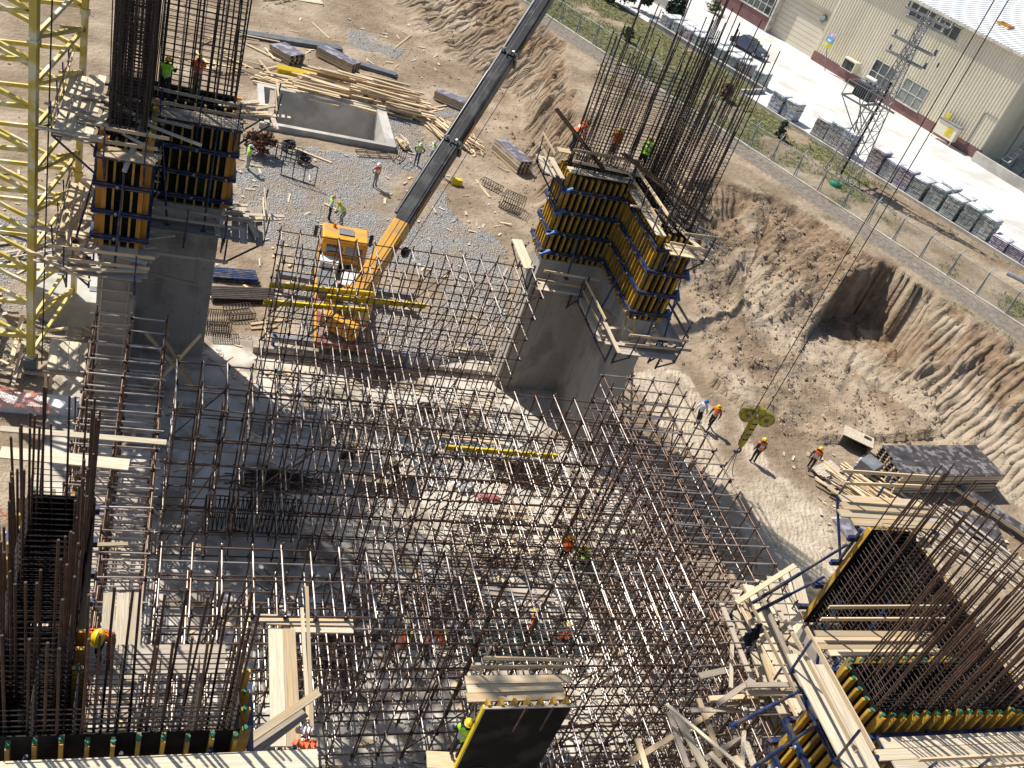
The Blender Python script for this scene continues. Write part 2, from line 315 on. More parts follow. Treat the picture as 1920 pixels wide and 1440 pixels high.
# bucket-tooth grooves down the cut faces
ag = N.new('ShaderNodeMath'); ag.operation = 'MULTIPLY_ADD'; L.new(nz(.45, 1.5), ag.inputs[0]); ag.inputs[1].default_value = 5; at_ = N.new('ShaderNodeMath'); at_.operation = 'MULTIPLY'; L.new(att('arc'), at_.inputs[0]); at_.inputs[1].default_value = 6.6; L.new(at_.outputs[0], ag.inputs[2])
sn = N.new('ShaderNodeMath'); sn.operation = 'SINE'; L.new(ag.outputs[0], sn.inputs[0]); ab = N.new('ShaderNodeMath'); ab.operation = 'ABSOLUTE'; L.new(sn.outputs[0], ab.inputs[0])
gm_ = N.new('ShaderNodeMath'); gm_.operation = 'MULTIPLY'; L.new(ab.outputs[0], gm_.inputs[0]); L.new(att('slopemask'), gm_.inputs[1])
a3 = N.new('ShaderNodeMath'); a3.operation = 'MULTIPLY_ADD'; L.new(gm_.outputs[0], a3.inputs[0]); a3.inputs[1].default_value = .75; L.new(a2.outputs[0], a3.inputs[2])
n9 = N.new('ShaderNodeMath'); n9.operation = 'MULTIPLY_ADD'; L.new(nz(11, 5), n9.inputs[0]); n9.inputs[1].default_value = .35; L.new(a3.outputs[0], n9.inputs[2])
L.new(n9.outputs[0], bp.inputs['Height']); L.new(bp.outputs[0], B.inputs['Normal'])
me.materials.append(gmat); go = bpy.data.objects.new('ground', me); reg(go, Matrix.Identity(4), None); tag(go, kind='structure')
def gz(x, y): h = height(np.array([[float(x)]]), np.array([[float(y)]]))[0]; return float(h[0, 0])
# clods and stones of the spoil heap and slope foot, too many to count
ck = MB(); rr = random.Random(3)
pts = []
for poly, n in ((SPOIL, 1500),):
    xx = [p[0] for p in poly]; yy = [p[1] for p in poly]
    PX = NR.uniform(min(xx), max(xx), n*2); PY = NR.uniform(min(yy), max(yy), n*2); m_ = pip(PX, PY, poly); pts += list(zip(PX[m_], PY[m_]))
PX = NR.uniform(24, 50, 1000); PY = NR.uniform(22, 62, 1000); pts += list(zip(PX, PY))
PX = NR.uniform(-16, 24, 1600); PY = NR.uniform(39.5, 100, 1600); pts += list(zip(PX, PY))
PX = NR.uniform(14, 30, 1500); PY = NR.uniform(48, 92, 1500); pts += list(zip(PX, PY))
PXa = np.array([p[0] for p in pts]); PYa = np.array([p[1] for p in pts]); PH = height(PXa, PYa)[0]
inroad = pip(PXa, PYa, ROAD)
for x, y, z, ir in zip(PXa, PYa, PH, inroad):
    if z > 4.6 or ir and rr.random() < .8: continue
    r = rr.choice((.04, .05, .06, .08, .10, .14))*rr.uniform(.6, 1.4)*(.6 if x < 24 else 1)
    if 5 < x < 15 and 62 < y < 70: continue
    vs = [Vector((x, y, z+r*.2))+Vector(d)*r*rr.uniform(.6, 1.25) for d in ((1, 0, 0), (0, 1, 0), (-1, 0, 0), (0, -1, 0), (0, 0, .9), (0, 0, -.6))]
    ck.add(vs, [(0, 1, 4), (1, 2, 4), (2, 3, 4), (3, 0, 4), (1, 0, 5), (2, 1, 5), (3, 2, 5), (0, 3, 5)])
CLOD = mat('clod_soil', (.40, .31, .22), (.27, .19, .125), rough=.95, scale=1.2)
tag(ck.build('soil_clods', CLOD), 'brown clods and stones strewn over the spoil heap and slope', 'clods', kind='stuff')
# short grass on the strip beside the fence
gb = MB(); PX = NR.uniform(24, 62, 26000); PY = NR.uniform(38, 100, 26000); h_, d_, tt_, s_, u_, v_ = height(PX, PY)
uu = (PX-FA.x)*FU.x+(PY-FA.y)*FU.y
kp = u_ & (v_ < np.where(uu < 14.2, 13.6, 10)) & (v_ > -6) & ((v_ > .3) | (v_ < -2.8)) & (uu > -16) & (uu < 50)
den = fbm(PX, PY, .3, 4, 111); thr = np.where(v_ < 0, .53, np.clip(.30+(uu-14)*.012, .25, .60)); kp &= den > thr
for x, y, z in zip(PX[kp], PY[kp], h_[kp]):
    for k in range(3):
        a = rr.uniform(0, 6.28); r = rr.uniform(.02, .12); hh = rr.uniform(.07, .2); bx, by = x+math.cos(a)*r, y+math.sin(a)*r; w2 = .025
        gb.add([(bx-w2*math.sin(a), by+w2*math.cos(a), z), (bx+w2*math.sin(a), by-w2*math.cos(a), z), (bx+math.cos(a)*.06, by+math.sin(a)*.06, z+hh)], [(0, 1, 2)])
GRASS = mat('grass_blade', (.15, .16, .055), (.07, .085, .03), rough=.8, scale=1.2, col3=(.28, .235, .13), scale3=.8)
tag(gb.build('grass', GRASS), 'patchy green grass on the strip along the wire fence', 'grass', kind='stuff')
# ================================================================ upper yard
PAVE = mat('yard_paving', (.68, .66, .62), (.55, .53, .49), rough=.9, scale=.9, detail=10, col3=(.47, .45, .41), scale3=.3, bump=.1, bscale=6)
m = MB()
def quad(P): m.add(P, [(0, 1, 2, 3)])
quad([fp(14.2, 10.5, .03), fp(140, 10.5, .03), fp(140, 33, .03), fp(14.2, 33, .03)])
quad([fp(-60, 14.3, .03), fp(14.2, 14.3, .03), fp(14.2, 33, .03), fp(-60, 33, .03)])
quad([fp(-60, 33, .03), fp(140, 33, .03), fp(140, 120, .03), fp(-60, 120, .03)])
tag(m.build('yard_pavement', PAVE), kind='structure')
m = MB(); ang = math.atan2(FU.y, FU.x)
def fbox(mb, u0, u1, v0, v1, z0, z1, mi=0):
    c = [fp(u0, v0, z0), fp(u1, v0, z0), fp(u1, v1, z0), fp(u0, v1, z0)]; d = [p+Vector((0, 0, z1-z0)) for p in c]
    mb.add(c+d, [(0, 3, 2, 1), (4, 5, 6, 7), (0, 1, 5, 4), (1, 2, 6, 5), (2, 3, 7, 6), (3, 0, 4, 7)], mi)
fbox(m, 14.25, 80, 10.3, 10.5, -.3, .22)
tag(m.build('yard_kerb', CONC), kind='structure')
m = MB(); fbox(m, -1.2, 14.0, 14.1, 14.3, -.3, .42); fbox(m, 14.0, 14.2, 10.3, 14.3, -.3, .42); fbox(m, -1.4, -1.2, 14.1, 19, -.3, .42); fbox(m, -1.3, 14.1, 14.05, 14.35, .42, .5)
tag(m.build('retaining_wall', CONC), 'low grey concrete retaining wall with pale coping beside the grass strip', 'wall')
m = MB(); fbox(m, -30, -3, 21.5, 21.8, -.3, .9); fbox(m, -30, -2.9, 21.4, 21.9, .9, 1.0)
tag(m.build('boundary_wall', CONC), 'grey boundary wall behind the conifers at the top edge of the picture', 'wall')
m = MB(); fbox(m, -20, 110, -.12, .12, -.3, .1)
tag(m.build('fence_footing', CONC), 'long narrow concrete strip footing under the wire fence', 'footing')
# ---- fence
FENCEM = mat('fence_steel', (.28, .33, .36), (.20, .24, .27), rough=.45, metal=.4)
fence = thing('wire_fence', 'long chain link fence with angled grey posts along the cut edge', 'fence', fp(22, 0, 0))
WIREM = bpy.data.materials.new('chain_link'); WIREM.use_nodes = True
t = WIREM.node_tree; N = t.nodes; L = t.links; b_ = N['Principled BSDF']; b_.inputs['Base Color'].default_value = (.14, .22, .18, 1); b_.inputs['Metallic'].default_value = .3; b_.inputs['Roughness'].default_value = .5
tc = N.new('ShaderNodeTexCoord'); mp = N.new('ShaderNodeMapping'); L.new(tc.outputs['UV'], mp.inputs[0]); sx = N.new('ShaderNodeSeparateXYZ'); L.new(mp.outputs[0], sx.inputs[0])
def _m(op, a, b): n = N.new('ShaderNodeMath'); n.operation = op; [L.new(v, n.inputs[i]) if not isinstance(v, (int, float)) else setattr(n.inputs[i], 'default_value', v) for i, v in enumerate((a, b))]; return n.outputs[0]
w1 = _m('LESS_THAN', _m('FRACT', _m('ADD', sx.outputs[0], sx.outputs[1]), 0), .09); w2 = _m('LESS_THAN', _m('FRACT', _m('ADD', _m('SUBTRACT', sx.outputs[0], sx.outputs[1]), 500), 0), .09)
L.new(_m('MAXIMUM', w1, w2), b_.inputs['Alpha'])
NP = 26; SP = 2.33
for k in range(-4, NP):
    u = k*SP-.3
    if u > 56: break
    a = fp(u, 0, 0); p = tube('post', a, a+Vector((0, 0, 1.85)), .05, FENCEM, fence)
    arm = tube('arm', a+Vector((0, 0, 1.85)), fp(u, .28, 2.2), .035, FENCEM, p)
    tube('stay', fp(u+.02, .0, 1.55), fp(u+.02, .42, 0), .028, FENCEM, p)
    nx_ = fp(u+SP, 0, 0)
    tube('top_rail', a+Vector((0, 0, 1.8)), nx_+Vector((0, 0, 1.8)), .022, FENCEM, fence)
    me = bpy.data.meshes.new('wire_panel'); vs = [a+Vector((0, 0, .1)), nx_+Vector((0, 0, .1)), nx_+Vector((0, 0, 1.78)), a+Vector((0, 0, 1.78))]
    me.from_pydata([tuple(v-a) for v in vs], [], [(0, 1, 2, 3)]); uvl = me.uv_layers.new(); 
    for li, c in zip(me.loops, ((0, 0), (33, 0), (33, 24), (0, 24))): uvl.data[li.index].uv = c
    me.materials.append(WIREM); reg(bpy.data.objects.new('wire_panel', me), Matrix.Translation(a), fence)
# ---- warehouse
W0 = Vector((65.23, 95.15)); WD = Vector((.36376, -.93149)); WN = Vector((-.93149, -.36376))
def wp(a, b, z): p = W0+WD*a+WN*b; return Vector((p.x, p.y, ZU+z))
SIDING = mat('siding_beige', (.70, .64, .50), (.62, .56, .43), rough=.5, scale=.6, spec=.5, col3=(.60, .54, .42), scale3=.5, stretch=(1, 1, .15))
MAROON = mat('band_maroon', (.21, .105, .10), (.165, .08, .078), rough=.6, scale=1.2)
ROOFW = mat('roof_white', (.74, .74, .72), (.66, .66, .64), rough=.5, scale=.5)
DOORM = mat('door_beige', (.60, .54, .43), (.55, .49, .39), rough=.5, scale=.5)
FRAMEW = mat('frame_cream', (.62, .59, .52), rough=.5)
bld = thing('warehouse', 'long beige corrugated metal warehouse with maroon base band and white roof', 'building', wp(10, -5, 0))
def wbox(mb, a0, a1, b0, b1, z0, z1, mi=0):
    c = [wp(a0, b0, z0), wp(a1, b0, z0), wp(a1, b1, z0), wp(a0, b1, z0)]; d = [p+Vector((0, 0, z1-z0)) for p in c]
    mb.add(c+d, [(0, 3, 2, 1), (4, 5, 6, 7), (0, 1, 5, 4), (1, 2, 6, 5), (2, 3, 7, 6), (3, 0, 4, 7)], mi)
def corr(a0, a1, z0, z1, b=0, pitch=.34, dep=.08):
    mb = MB(); n = int((a1-a0)/pitch); P = []
    for i in range(n):
        s = a0+i*pitch; P += [(s, 0), (s+pitch*.45, 0), (s+pitch*.55, dep), (s+pitch*.9, dep)]
    P.append((a1, 0))
    for (s0, d0), (s1, d1) in zip(P[:-1], P[1:]): mb.add([wp(s0, b+d0, z0), wp(s1, b+d1, z0), wp(s1, b+d1, z1), wp(s0, b+d0, z1)], [(0, 1, 2, 3)])
    return mb
o = corr(0, 22.5, 1.05, 10.1).build('corrugated_wall', SIDING, bld)
corr(-7.1, 0, 5.25, 10.1).build('corrugated_wall', SIDING, bld); corr(-40, -7.1, 3.9, 10.1, .25).build('corrugated_wall', SIDING, bld)
mb = MB(); wbox(mb, 0, 22.55, -.3, .06, 0, 1.05); mb.build('base_band', MAROON, bld)
mb = MB()
for k in range(13): wbox(mb, -40, -7.2, .0, .27+.03*(k % 2), .12*k, .12*k+.115)
mb.build('maroon_siding', MAROON, bld)
mb = MB(); wbox(mb, -7.25, -7.05, -.5, .34, 0, 10.1); wbox(mb, -40, -7.2, .24, .36, 1.56, 1.66); mb.build('corner_trim', FRAMEW, bld)
dr = thing('x', '', '') if False else None
mb = MB()
door = MB(); wbox(door, -7.05, 0, -.62, -.5, 0, 5.25); door = door.build('sectional_door', DOORM, bld)
for k in range(10):
    mb = MB(); wbox(mb, -7.0, -.05, -.5, -.455, .525*k+.02, .525*k+.50); mb.build('door_panel', DOORM, door)
mb = MB(); wbox(mb, 22.2, 22.5, -18, -.02, 0, 10.1); wbox(mb, -40, 22.4, -18.3, -18, 0, 13); mb.build('side_wall', SIDING, bld)
mb = MB(); wbox(mb, 0, .12, -.6, .05, 0, 5.25); wbox(mb, -7.1, .1, -.6, -.0, 5.15, 5.27); mb.build('door_reveal', SIDING, bld)
# roof with ribs
mb = MB(); n = 150
P = []
for i in range(n):
    s = -40+i*(63/n); P += [(s, 0), (s+.26, 0), (s+.29, .05), (s+.38, .05)]
P.append((23, 0))
for (s0, d0), (s1, d1) in zip(P[:-1], P[1:]): mb.add([wp(s0, .45, 10.1+d0), wp(s1, .45, 10.1+d1), wp(s1, -18, 12.6+d1), wp(s0, -18, 12.6+d0)], [(0, 1, 2, 3)])
rf = mb.build('roof', ROOFW, bld)
mb = MB(); wbox(mb, -40, 23, .42, .62, 9.86, 10.06); mb.build('gutter', FRAMEW, rf)
for a in (15, 21):
    mb = MB(); b0 = -4.2 if a == 15 else -3
    for (x0, x1, y0, y1) in ((a, a+1.3, b0, b0+.12), (a, a+1.3, b0-1.2, b0-1.08), (a, a+.12, b0-1.2, b0), (a+1.18, a+1.3, b0-1.2, b0)): wbox(mb, x0, x1, y0, y1, 10.3+.135*(-b0), 10.5+.135*(-b0))
    mb.build('skylight_curb', ORANGE_B, rf)
def window(a0, a1, z0, z1, nc, nr, b=.05, gm=GLASS):
    mb = MB(); wbox(mb, a0, a1, b, b+.02, z0, z1); g = mb.build('window', FRAMEW, bld)
    fw = .07
    for i in range(nc):
        for j in range(nr):
            x0 = a0+(a1-a0)*i/nc; x1 = a0+(a1-a0)*(i+1)/nc; y0 = z0+(z1-z0)*j/nr; y1 = z0+(z1-z0)*(j+1)/nr
            mb = MB(); wbox(mb, x0+fw*.6, x1-fw*.6, b+.02, b+.035, y0+fw*.6, y1-fw*.6); mb.build('pane', gm, g)
    mb = MB()
    for i in range(nc+1): x = a0+(a1-a0)*i/nc; wbox(mb, x-.04, x+.04, b+.02, b+.09, z0, z1)
    for j in range(nr+1): y = z0+(z1-z0)*j/nr; wbox(mb, a0, a1, b+.022, b+.085, y-.035, y+.035)
    mb.build('frame', FRAMEW, g)
    mb = MB(); wbox(mb, a0-.1, a1+.1, b, b+.16, z0-.1, z0-.035); mb.build('sill', FRAMEW, g)
GLASSG = mat('window_grey', (.20, .22, .21), (.15, .165, .165), rough=.15, spec=.6)
window(11.65, 14.6, 1.1, 3.4, 3, 2, gm=GLASSG); window(7.5, 10.4, 1.1, 3.5, 3, 2); window(8.2, 11.2, 8.55, 9.75, 3, 1); window(11.45, 14.4, 8.4, 9.6, 3, 1)
for k in range(4): window(-12.0-k*4.6, -7.5-k*4.6, 1.7, 3.6, 5, 2, b=.28)
hood = MB(); wbox(hood, 4.4, 6.1, .05, .9, 1.15, 2.3); hood = hood.build('vent_hood', SIDING, bld)
mb = MB(); wbox(mb, 4.55, 5.95, .9, .915, 1.25, 2.15); mb.build('vent_opening', BLACKM, hood)
mb = MB(); wbox(mb, 13.85, 14.25, .05, .07, 5.55, 5.95); mb.build('wall_vent', BLACKM, bld)
mb = MB(); mb.tube(wp(20.9, .12, .2), wp(20.9, .12, 4.2), .05); mb.tube(wp(20.9, .12, 4.2), wp(22.3, .12, 4.2), .05); mb.build('down_pipe', GREYM, bld)
mb = MB(); c = wp(-1.0, -.3, 4.2); mb.tube(c, c+Vector((*(WN*.25), .1)), .45, 0, 12, .3); mb.tube(c, wp(-.6, .1, 3.6), .03); mb.build('satellite_dish', GREYM, bld)
# ---- signs, cabinet
SKYB = mat('sign_blue', (.12, .45, .72), rough=.4); SIGNY = mat('sign_yellow', (.75, .60, .05), rough=.5); SIGNP = mat('sign_pink', (.62, .45, .60), rough=.5)
sg = thing('sign_board', 'small pink blue and yellow sign on a thin pole before the corrugated wall', 'sign', wp(3.3, 1, 0))
mb = MB(); mb.tube(wp(3.2, 1.2, 0), wp(2.0, 1.2, 2.4), .05); mb.build('pole', GREYM, sg)
for z0, z1, mm in ((2.2, 2.7, SIGNY), (2.7, 3.25, SKYB), (3.25, 3.75, SIGNP)):
    mb = MB(); wbox(mb, 1.5, 2.5, 1.18, 1.26, z0, z1); mb.build('panel', mm, sg)
mb = MB(); wbox(mb, 1.75, 2.2, 1.262, 1.275, 2.85, 3.05); wbox(mb, 1.9, 2.1, 1.262, 1.275, 3.4, 3.62); wbox(mb, 1.8, 2.0, 1.262, 1.275, 2.35, 2.5); mb.build('lettering', WHITEP, sg)
cb = thing('utility_cabinet', 'beige utility cabinet on legs with a yellow notice by the warehouse corner', 'cabinet', wp(18.8, .8, 0))
mb = MB(); wbox(mb, 17.7, 20.0, .5, 1.2, .55, 1.95); mb.build('body', SIDING, cb); mb = MB(); wbox(mb, 17.6, 20.1, .4, 1.3, 1.96, 2.06); mb.build('roof_sheet', GREYM, cb)
for a in (17.75, 19.9):
    mb = MB(); wbox(mb, a, a+.08, 1.1, 1.18, 0, .55); mb.build('leg', FRAMEW, cb)
mb = MB(); wbox(mb, 18.9, 19.6, 1.203, 1.215, .8, 1.7); mb.build('notice', SIGNY, cb)
mb = MB(); wbox(mb, 17.75, 18.3, .6, .66, 2.1, 2.6); mb.build('warning_sign', SIGNY, cb)
mb = MB(); wbox(mb, 22.6, 32, .7, 1.0, 0, 1.0); wbox(mb, 31.7, 32, -8, .7, 0, 1.0)
tag(mb.build('concrete_barrier', CONC), 'low grey concrete wall running from the warehouse corner to the right edge', 'wall')
rk = thing('conveyor_rack', 'steel ladder conveyor and braced frame in shadow beside the warehouse', 'rack', wp(26, -3, 0))
for s in (0, .7): beam('rail', wp(24.6+s, -.6, 1.2), wp(24.4+s, -9, 7.2), .12, .2, GALV, rk)
for k in range(16): f = k/15.; beam('rung', wp(24.6-.2*f, -.6-8.4*f, 1.2+6*f), wp(25.3-.2*f, -.6-8.4*f, 1.2+6*f), .14, .06, GALV, rk)
for k in range(7):
    a = 23.6+k*1.2; beam('leg', wp(a, -3, 0), wp(a, -3, 7), .12, .12, GREYM, rk)
    beam('brace', wp(a, -3, .3), wp(a+1.2, -3, 3.2), .07, .07, GREYM, rk); beam('brace', wp(a+1.2, -3, 3.4), wp(a, -3, 6.6), .07, .07, GREYM, rk)
mb = MB(); wbox(mb, 23, 34, -16, -15, 0, 9); mb.build('back_sheet', GREYM, rk); mb = MB(); wbox(mb, 22.8, 34, -16, -1.4, 9.0, 9.2); mb.build('canopy', GREYM, rk)
# ---- pylon with transformer
PYL = mat('pylon_steel', (.34, .35, .36), (.24, .25, .26), rough=.45, metal=.5, scale=2)
py = thing('power_pylon', 'grey steel lattice power pylon with a transformer on its platform', 'pylon', fp(28.6, 6, 0))
PH_ = 13.2; pc = Vector((*((FA+FU*28.4+FV*6.2)), ZU))
def pyc(z, i):
    hw = 1.05+(.28-1.05)*min(1, z/11); sxy = ((-1, -1), (1, -1), (1, 1), (-1, 1))[i % 4]
    return pc+Vector((*(FU*sxy[0]*hw+FV*sxy[1]*hw), z))
for i in range(4):
    beam('leg', pyc(0, i), pyc(11, i),   .08, .08, PYL, py); beam('leg', pyc(11, i), pyc(PH_, i), .07, .07, PYL, py)
zz = 0.
while zz < 12.4:
    hw = 1.05+(.28-1.05)*min(1, zz/11); st = max(.55, hw*1.15)
    for i in range(4):
        beam('brace', pyc(zz, i), pyc(min(PH_, zz+st), i+1), .042, .042, PYL, py)
        if i % 2 == 0: beam('brace', pyc(zz, i+1), pyc(min(PH_, zz+st), i), .042, .042, PYL, py)
    zz += st
def lp(u, v, z): return pc+Vector((*(FU*u+FV*v), z))
pf = MB()
for a_, b_ in (((-2.6, -1.4), (.8, -1.4)), ((-2.6, 1.4), (.8, 1.4)), ((-2.6, -1.4), (-2.6, 1.4)), ((-.7, -1.4), (-.7, 1.4))):
    pf.bar(lp(*a_, 5.8), lp(*b_, 5.8), .1, .14); pf.bar(lp(*a_, 7.0), lp(*b_, 7.0), .05, .05)
for u, v in ((-2.6, -1.4), (-2.6, 1.4), (-.7, 1.4), (-.7, -1.4)): pf.bar(lp(u, v, 5.8), lp(u, v, 7.0), .06, .06); pf.bar(lp(u, v, 5.8), lp(-.5, v*.4, 3.6), .07, .07)
pf.build('platform', PYL, py)
tr = MB(); tr.box((-.75, -.55, 0), (.75, .55, 1.2), 0, Matrix.Translation(lp(-1.5, 0, 5.95))@Matrix.Rotation(ang, 4, 'Z')); tr = tr.build('transformer', GREYM, py)
for k in range(8): mb = MB(); mb.box((-.7+k*.19, -.75, .1), (-.64+k*.19, .75, 1.1), 0, Matrix.Translation(lp(-1.5, 0, 5.95))@Matrix.Rotation(ang, 4, 'Z')); mb.build('cooling_fin', GREYM, tr)
for k in range(3): mb = MB(); mb.tube(lp(-1.9+k*.4, 0, 7.15), lp(-1.9+k*.4, 0, 7.7), .07, 0, 8, .04); mb.build('bushing', BLACKM, tr)
mb = MB(); mb.tube(lp(-1.9, -.3, 7.5), lp(-1.0, -.3, 7.5), .2, 0, 10); mb.build('oil_tank', WHITEP, tr)
for z, w2 in ((13.0, 1.9), (12.5, 1.5), (10.9, 1.8), (9.8, 1.6)):
    ca = beam('cross_arm', lp(-w2, -.1, z), lp(w2, -.1, z), .1, .12, PYL, py); beam('cross_arm', lp(-w2, .5, z), lp(w2, .5, z), .08, .1, PYL, py)
    for s in (-1, -.5, 0, .5, 1):
        if abs(s) == .5 and z < 12.6: continue
        c = lp(w2*s, .2, z+.08); mb = MB()
        for q in range(3): mb.tube(c+Vector((0, 0, q*.14)), c+Vector((0, 0, q*.14+.11)), .16-.02*q, 0, 8, .08)
        mb.build('insulator', GREYM, py)
beam('cable_duct', lp(.2, -.6, .3), lp(.05, -.15, 8), .16, .16, BLACKM, py)
# ---- pallet stacks
def bag(n, c, k): return mat('load_'+n, tuple(.55*x+.30 for x in c), tuple(.62*x+.16 for x in k), rough=.55, scale=7, rnd=.15)
LOADS = {'grey': bag('grey', (.36, .38, .37), (.19, .20, .20)), 'green': bag('green', (.36, .42, .38), (.17, .22, .20)), 'blue': bag('blue', (.38, .43, .52), (.19, .23, .32)), 'purple': bag('purple', (.36, .25, .40), (.18, .11, .20)), 'red': bag('red', (.28, .16, .19), (.15, .08, .10)), 'tan': bag('tan', (.48, .45, .40), (.24, .21, .18)), 'white': bag('white', (.62, .61, .58), (.36, .35, .33))}
WRAP = mat('plastic_wrap', (.72, .74, .75), (.55, .58, .60), rough=.3, scale=3, col3=(.82, .83, .83), scale3=2)
PMESH = {}
def load_mesh(kind, nl, wd, dp):
    k = (kind, nl)
    if k in PMESH: return PMESH[k]
    mb = MB(); rr_ = random.Random(nl*7+len(kind))
    for l in range(nl):
        nb = 3; off = (l % 2)*.12
        for q in range(nb):
            x0 = -wd/2+wd*q/nb+rr_.uniform(0, .03); x1 = -wd/2+wd*(q+1)/nb-rr_.uniform(.01, .03); j = rr_.uniform(-.03, .03)
            mb.box((x0, -dp/2+j, l*.14+.02), (x1, dp/2+j, l*.14+.14-.015))
    vs = np.array(mb.v); me = bpy.data.meshes.new('load_'+kind); me.from_pydata(mb.v, [], mb.f); me.materials.append(LOADS[kind]); PMESH[k] = me; return me
def pallet(u, v, lo, hi, label, nlo=6, nhi=6, wd=1.3, dp=1.25):
    th = thing('pallet_stack', label, 'pallet stack', fp(u, v, .03), 'wrapped pallet stacks in the yard')
    rot = Matrix.Rotation(ang+random.uniform(-.09, .09), 4, 'Z'); zc = .03; u += random.uniform(-.08, .08); v += random.uniform(-.12, .12); nlo = max(0, nlo+random.choice((-1, 0, 0, 0))); nhi = max(0, nhi+random.choice((-2, -1, 0, 0)) if hi and lo else nhi)
    for kind, nl in ((lo, nlo), (hi, nhi)):
        if not kind: continue
        pb = MB(); base = fp(u, v, zc)
        for q in range(3): pb.box((-wd/2, -dp/2+q*(dp-.1)/2, 0), (wd/2, -dp/2+q*(dp-.1)/2+.1, .09), 0, Matrix.Translation(base)@rot)
        pb.box((-wd/2, -dp/2, .09), (wd/2, dp/2, .12), 0, Matrix.Translation(base)@rot); pb.build('pallet', WOODG, th)
        reg(bpy.data.objects.new('load', load_mesh(kind, nl, wd, dp)), Matrix.Translation(base+Vector((0, 0, .12)))@rot, th); zc += .12+nl*.14
    base = fp(u, v, zc); sb = MB(); g = 6
    vs = []
    for j in range(g+1):
        for i in range(g+1): vs.append((Matrix.Translation(base)@rot)@Vector((-wd/2-.03+(wd+.06)*i/g, -dp/2-.03+(dp+.06)*j/g, random.uniform(.0, .06) if 0 < i < g and 0 < j < g else -.1)))
    sb.add(vs, [(j*(g+1)+i, j*(g+1)+i+1, (j+1)*(g+1)+i+1, (j+1)*(g+1)+i) for j in range(g) for i in range(g)], 0, True); sb.build('top_sheet', WRAP, th)
front = [(0.1, 'grey', 'grey'), (1.65, 'grey', 'grey'), (2.95, 'grey', 'red'), (4.4, 'green', 'green'), (5.95, 'green', 'green'), (7.5, 'grey', 'green'), (9.05, 'green', 'green'), (10.6, 'red', 'red'), (12.6, 'green', 'green')]
for i, (u, a_, b_) in enumerate(front):
    pallet(u, 15.35, None, b_, '%s wrapped pallet stack behind the retaining wall, number %s from its far end' % (b_, ('one', 'two', 'three', 'four', 'five', 'six', 'seven', 'eight', 'nine')[i]), 0, 9)
    if i < 7: pallet(u+.05, 16.85, None, 'white', 'white topped pallet stack in the second row, number %s from the far end' % ('one', 'two', 'three', 'four', 'five', 'six', 'seven')[i], 0, 9)
row = [(17.6, 'blue', 'blue', 'blue grey pallet stack, far one of the pair left of the pylon'), (19.1, 'blue', 'white', 'pale pallet stack, near one of the pair left of the pylon'),
 (22.4, 'tan', 'tan', 'brownish grey pallet stack, first of three behind the pylon'), (23.8, 'tan', 'grey', 'grey over tan pallet stack, middle of three behind the pylon'), (25.25, 'red', 'blue', 'blue over red pallet stack, last of three behind the pylon'),
 (28.3, 'red', 'red', 'dark red pallet stack just right of the pylon foot'), (29.7, 'white', 'blue', 'blue load over white load pallet stack beside the dark red one'), (31.2, 'purple', 'purple', 'purple wrapped pallet stack in the kerb row'),
 (32.6, 'green', 'green', 'pale green pallet stack next to the purple one'), (34.1, 'green', 'green', 'dark green double pallet stack fifth right of the pylon'), (35.8, 'green', 'green', 'tall green pallet stack sixth right of the pylon'),
 (37.3, 'green', 'green', 'green pallet stack third from the last purple ones'), (38.9, 'grey', 'green', 'green grey pallet stack before the last purple ones'), (40.4, 'purple', None, 'single low purple grey pallet stack near the right edge'), (41.8, 'purple', None, 'second low purple pallet stack near the right edge'), (43.3, 'purple', None, 'last low purple pallet stack cut by the right edge')]
for u, a_, b_, lb in row: pallet(u, 11.65, a_, b_, lb, 6, 6 if b_ else 0)
for k, u in enumerate((32.9, 34.4, 35.9, 37.4)): pallet(u, 13.15, 'green', 'white', 'pale topped pallet stack in the back row right of the pylon, number %s' % ('one', 'two', 'three', 'four')[k])
# ---- car
CARB = mat('car_blue', (.018, .032, .085), (.015, .026, .07), rough=.22, spec=.7, scale=1)
car = thing('car', 'dark blue parked saloon car behind the pallet stacks', 'car', fp(5, 23.4, .03))
cm = Matrix.Translation(fp(5, 23.5, .03))@Matrix.Rotation(ang+.04, 4, 'Z')
prof = [(-2.1, .3), (-2.12, .62), (-1.95, .86), (-1.25, .93), (-.75, .96), (.95, .95), (1.75, .80), (2.08, .66), (2.12, .32)]
mb = MB(); mb.prism([(p[0], p[1]) for p in prof], 'y', -.84, .84, 0, cm); mb.build('body', CARB, car, bevel=.06)
gh = [(-1.45, .92), (-.95, 1.38), (.15, 1.42), (1.0, .94)]
mb = MB(); W_ = .8; Wt = .62
vs = [cm@Vector((gh[0][0], s*W_, gh[0][1])) for s in (-1, 1)]+[cm@Vector((gh[1][0], s*Wt, gh[1][1])) for s in (-1, 1)]+[cm@Vector((gh[2][0], s*Wt, gh[2][1])) for s in (-1, 1)]+[cm@Vector((gh[3][0], s*W_, gh[3][1])) for s in (-1, 1)]
mb.add(vs, [(0, 1, 3, 2), (4, 5, 7, 6), (0, 2, 4, 6), (1, 7, 5, 3)], 0); mb.add(vs, [(2, 3, 5, 4)], 1); mb.build('cabin', [GLASS, CARB], car)
mb = MB(); mb.box((-.98, -.64, 1.39), (.2, .64, 1.44), 0, cm); mb.build('roof', CARB, car)
for x in (-1.3, 1.3):
    for s in (-1, 1): mb = MB(); mb.tube(cm@Vector((x, s*.66, .32)), cm@Vector((x, s*.86, .32)), .32, 0, 14); wl = mb.build('wheel', RUBBER, car); mb = MB(); mb.tube(cm@Vector((x, s*.85, .32)), cm@Vector((x, s*.875, .32)), .19, 0, 10); mb.build('rim', GALV, wl)
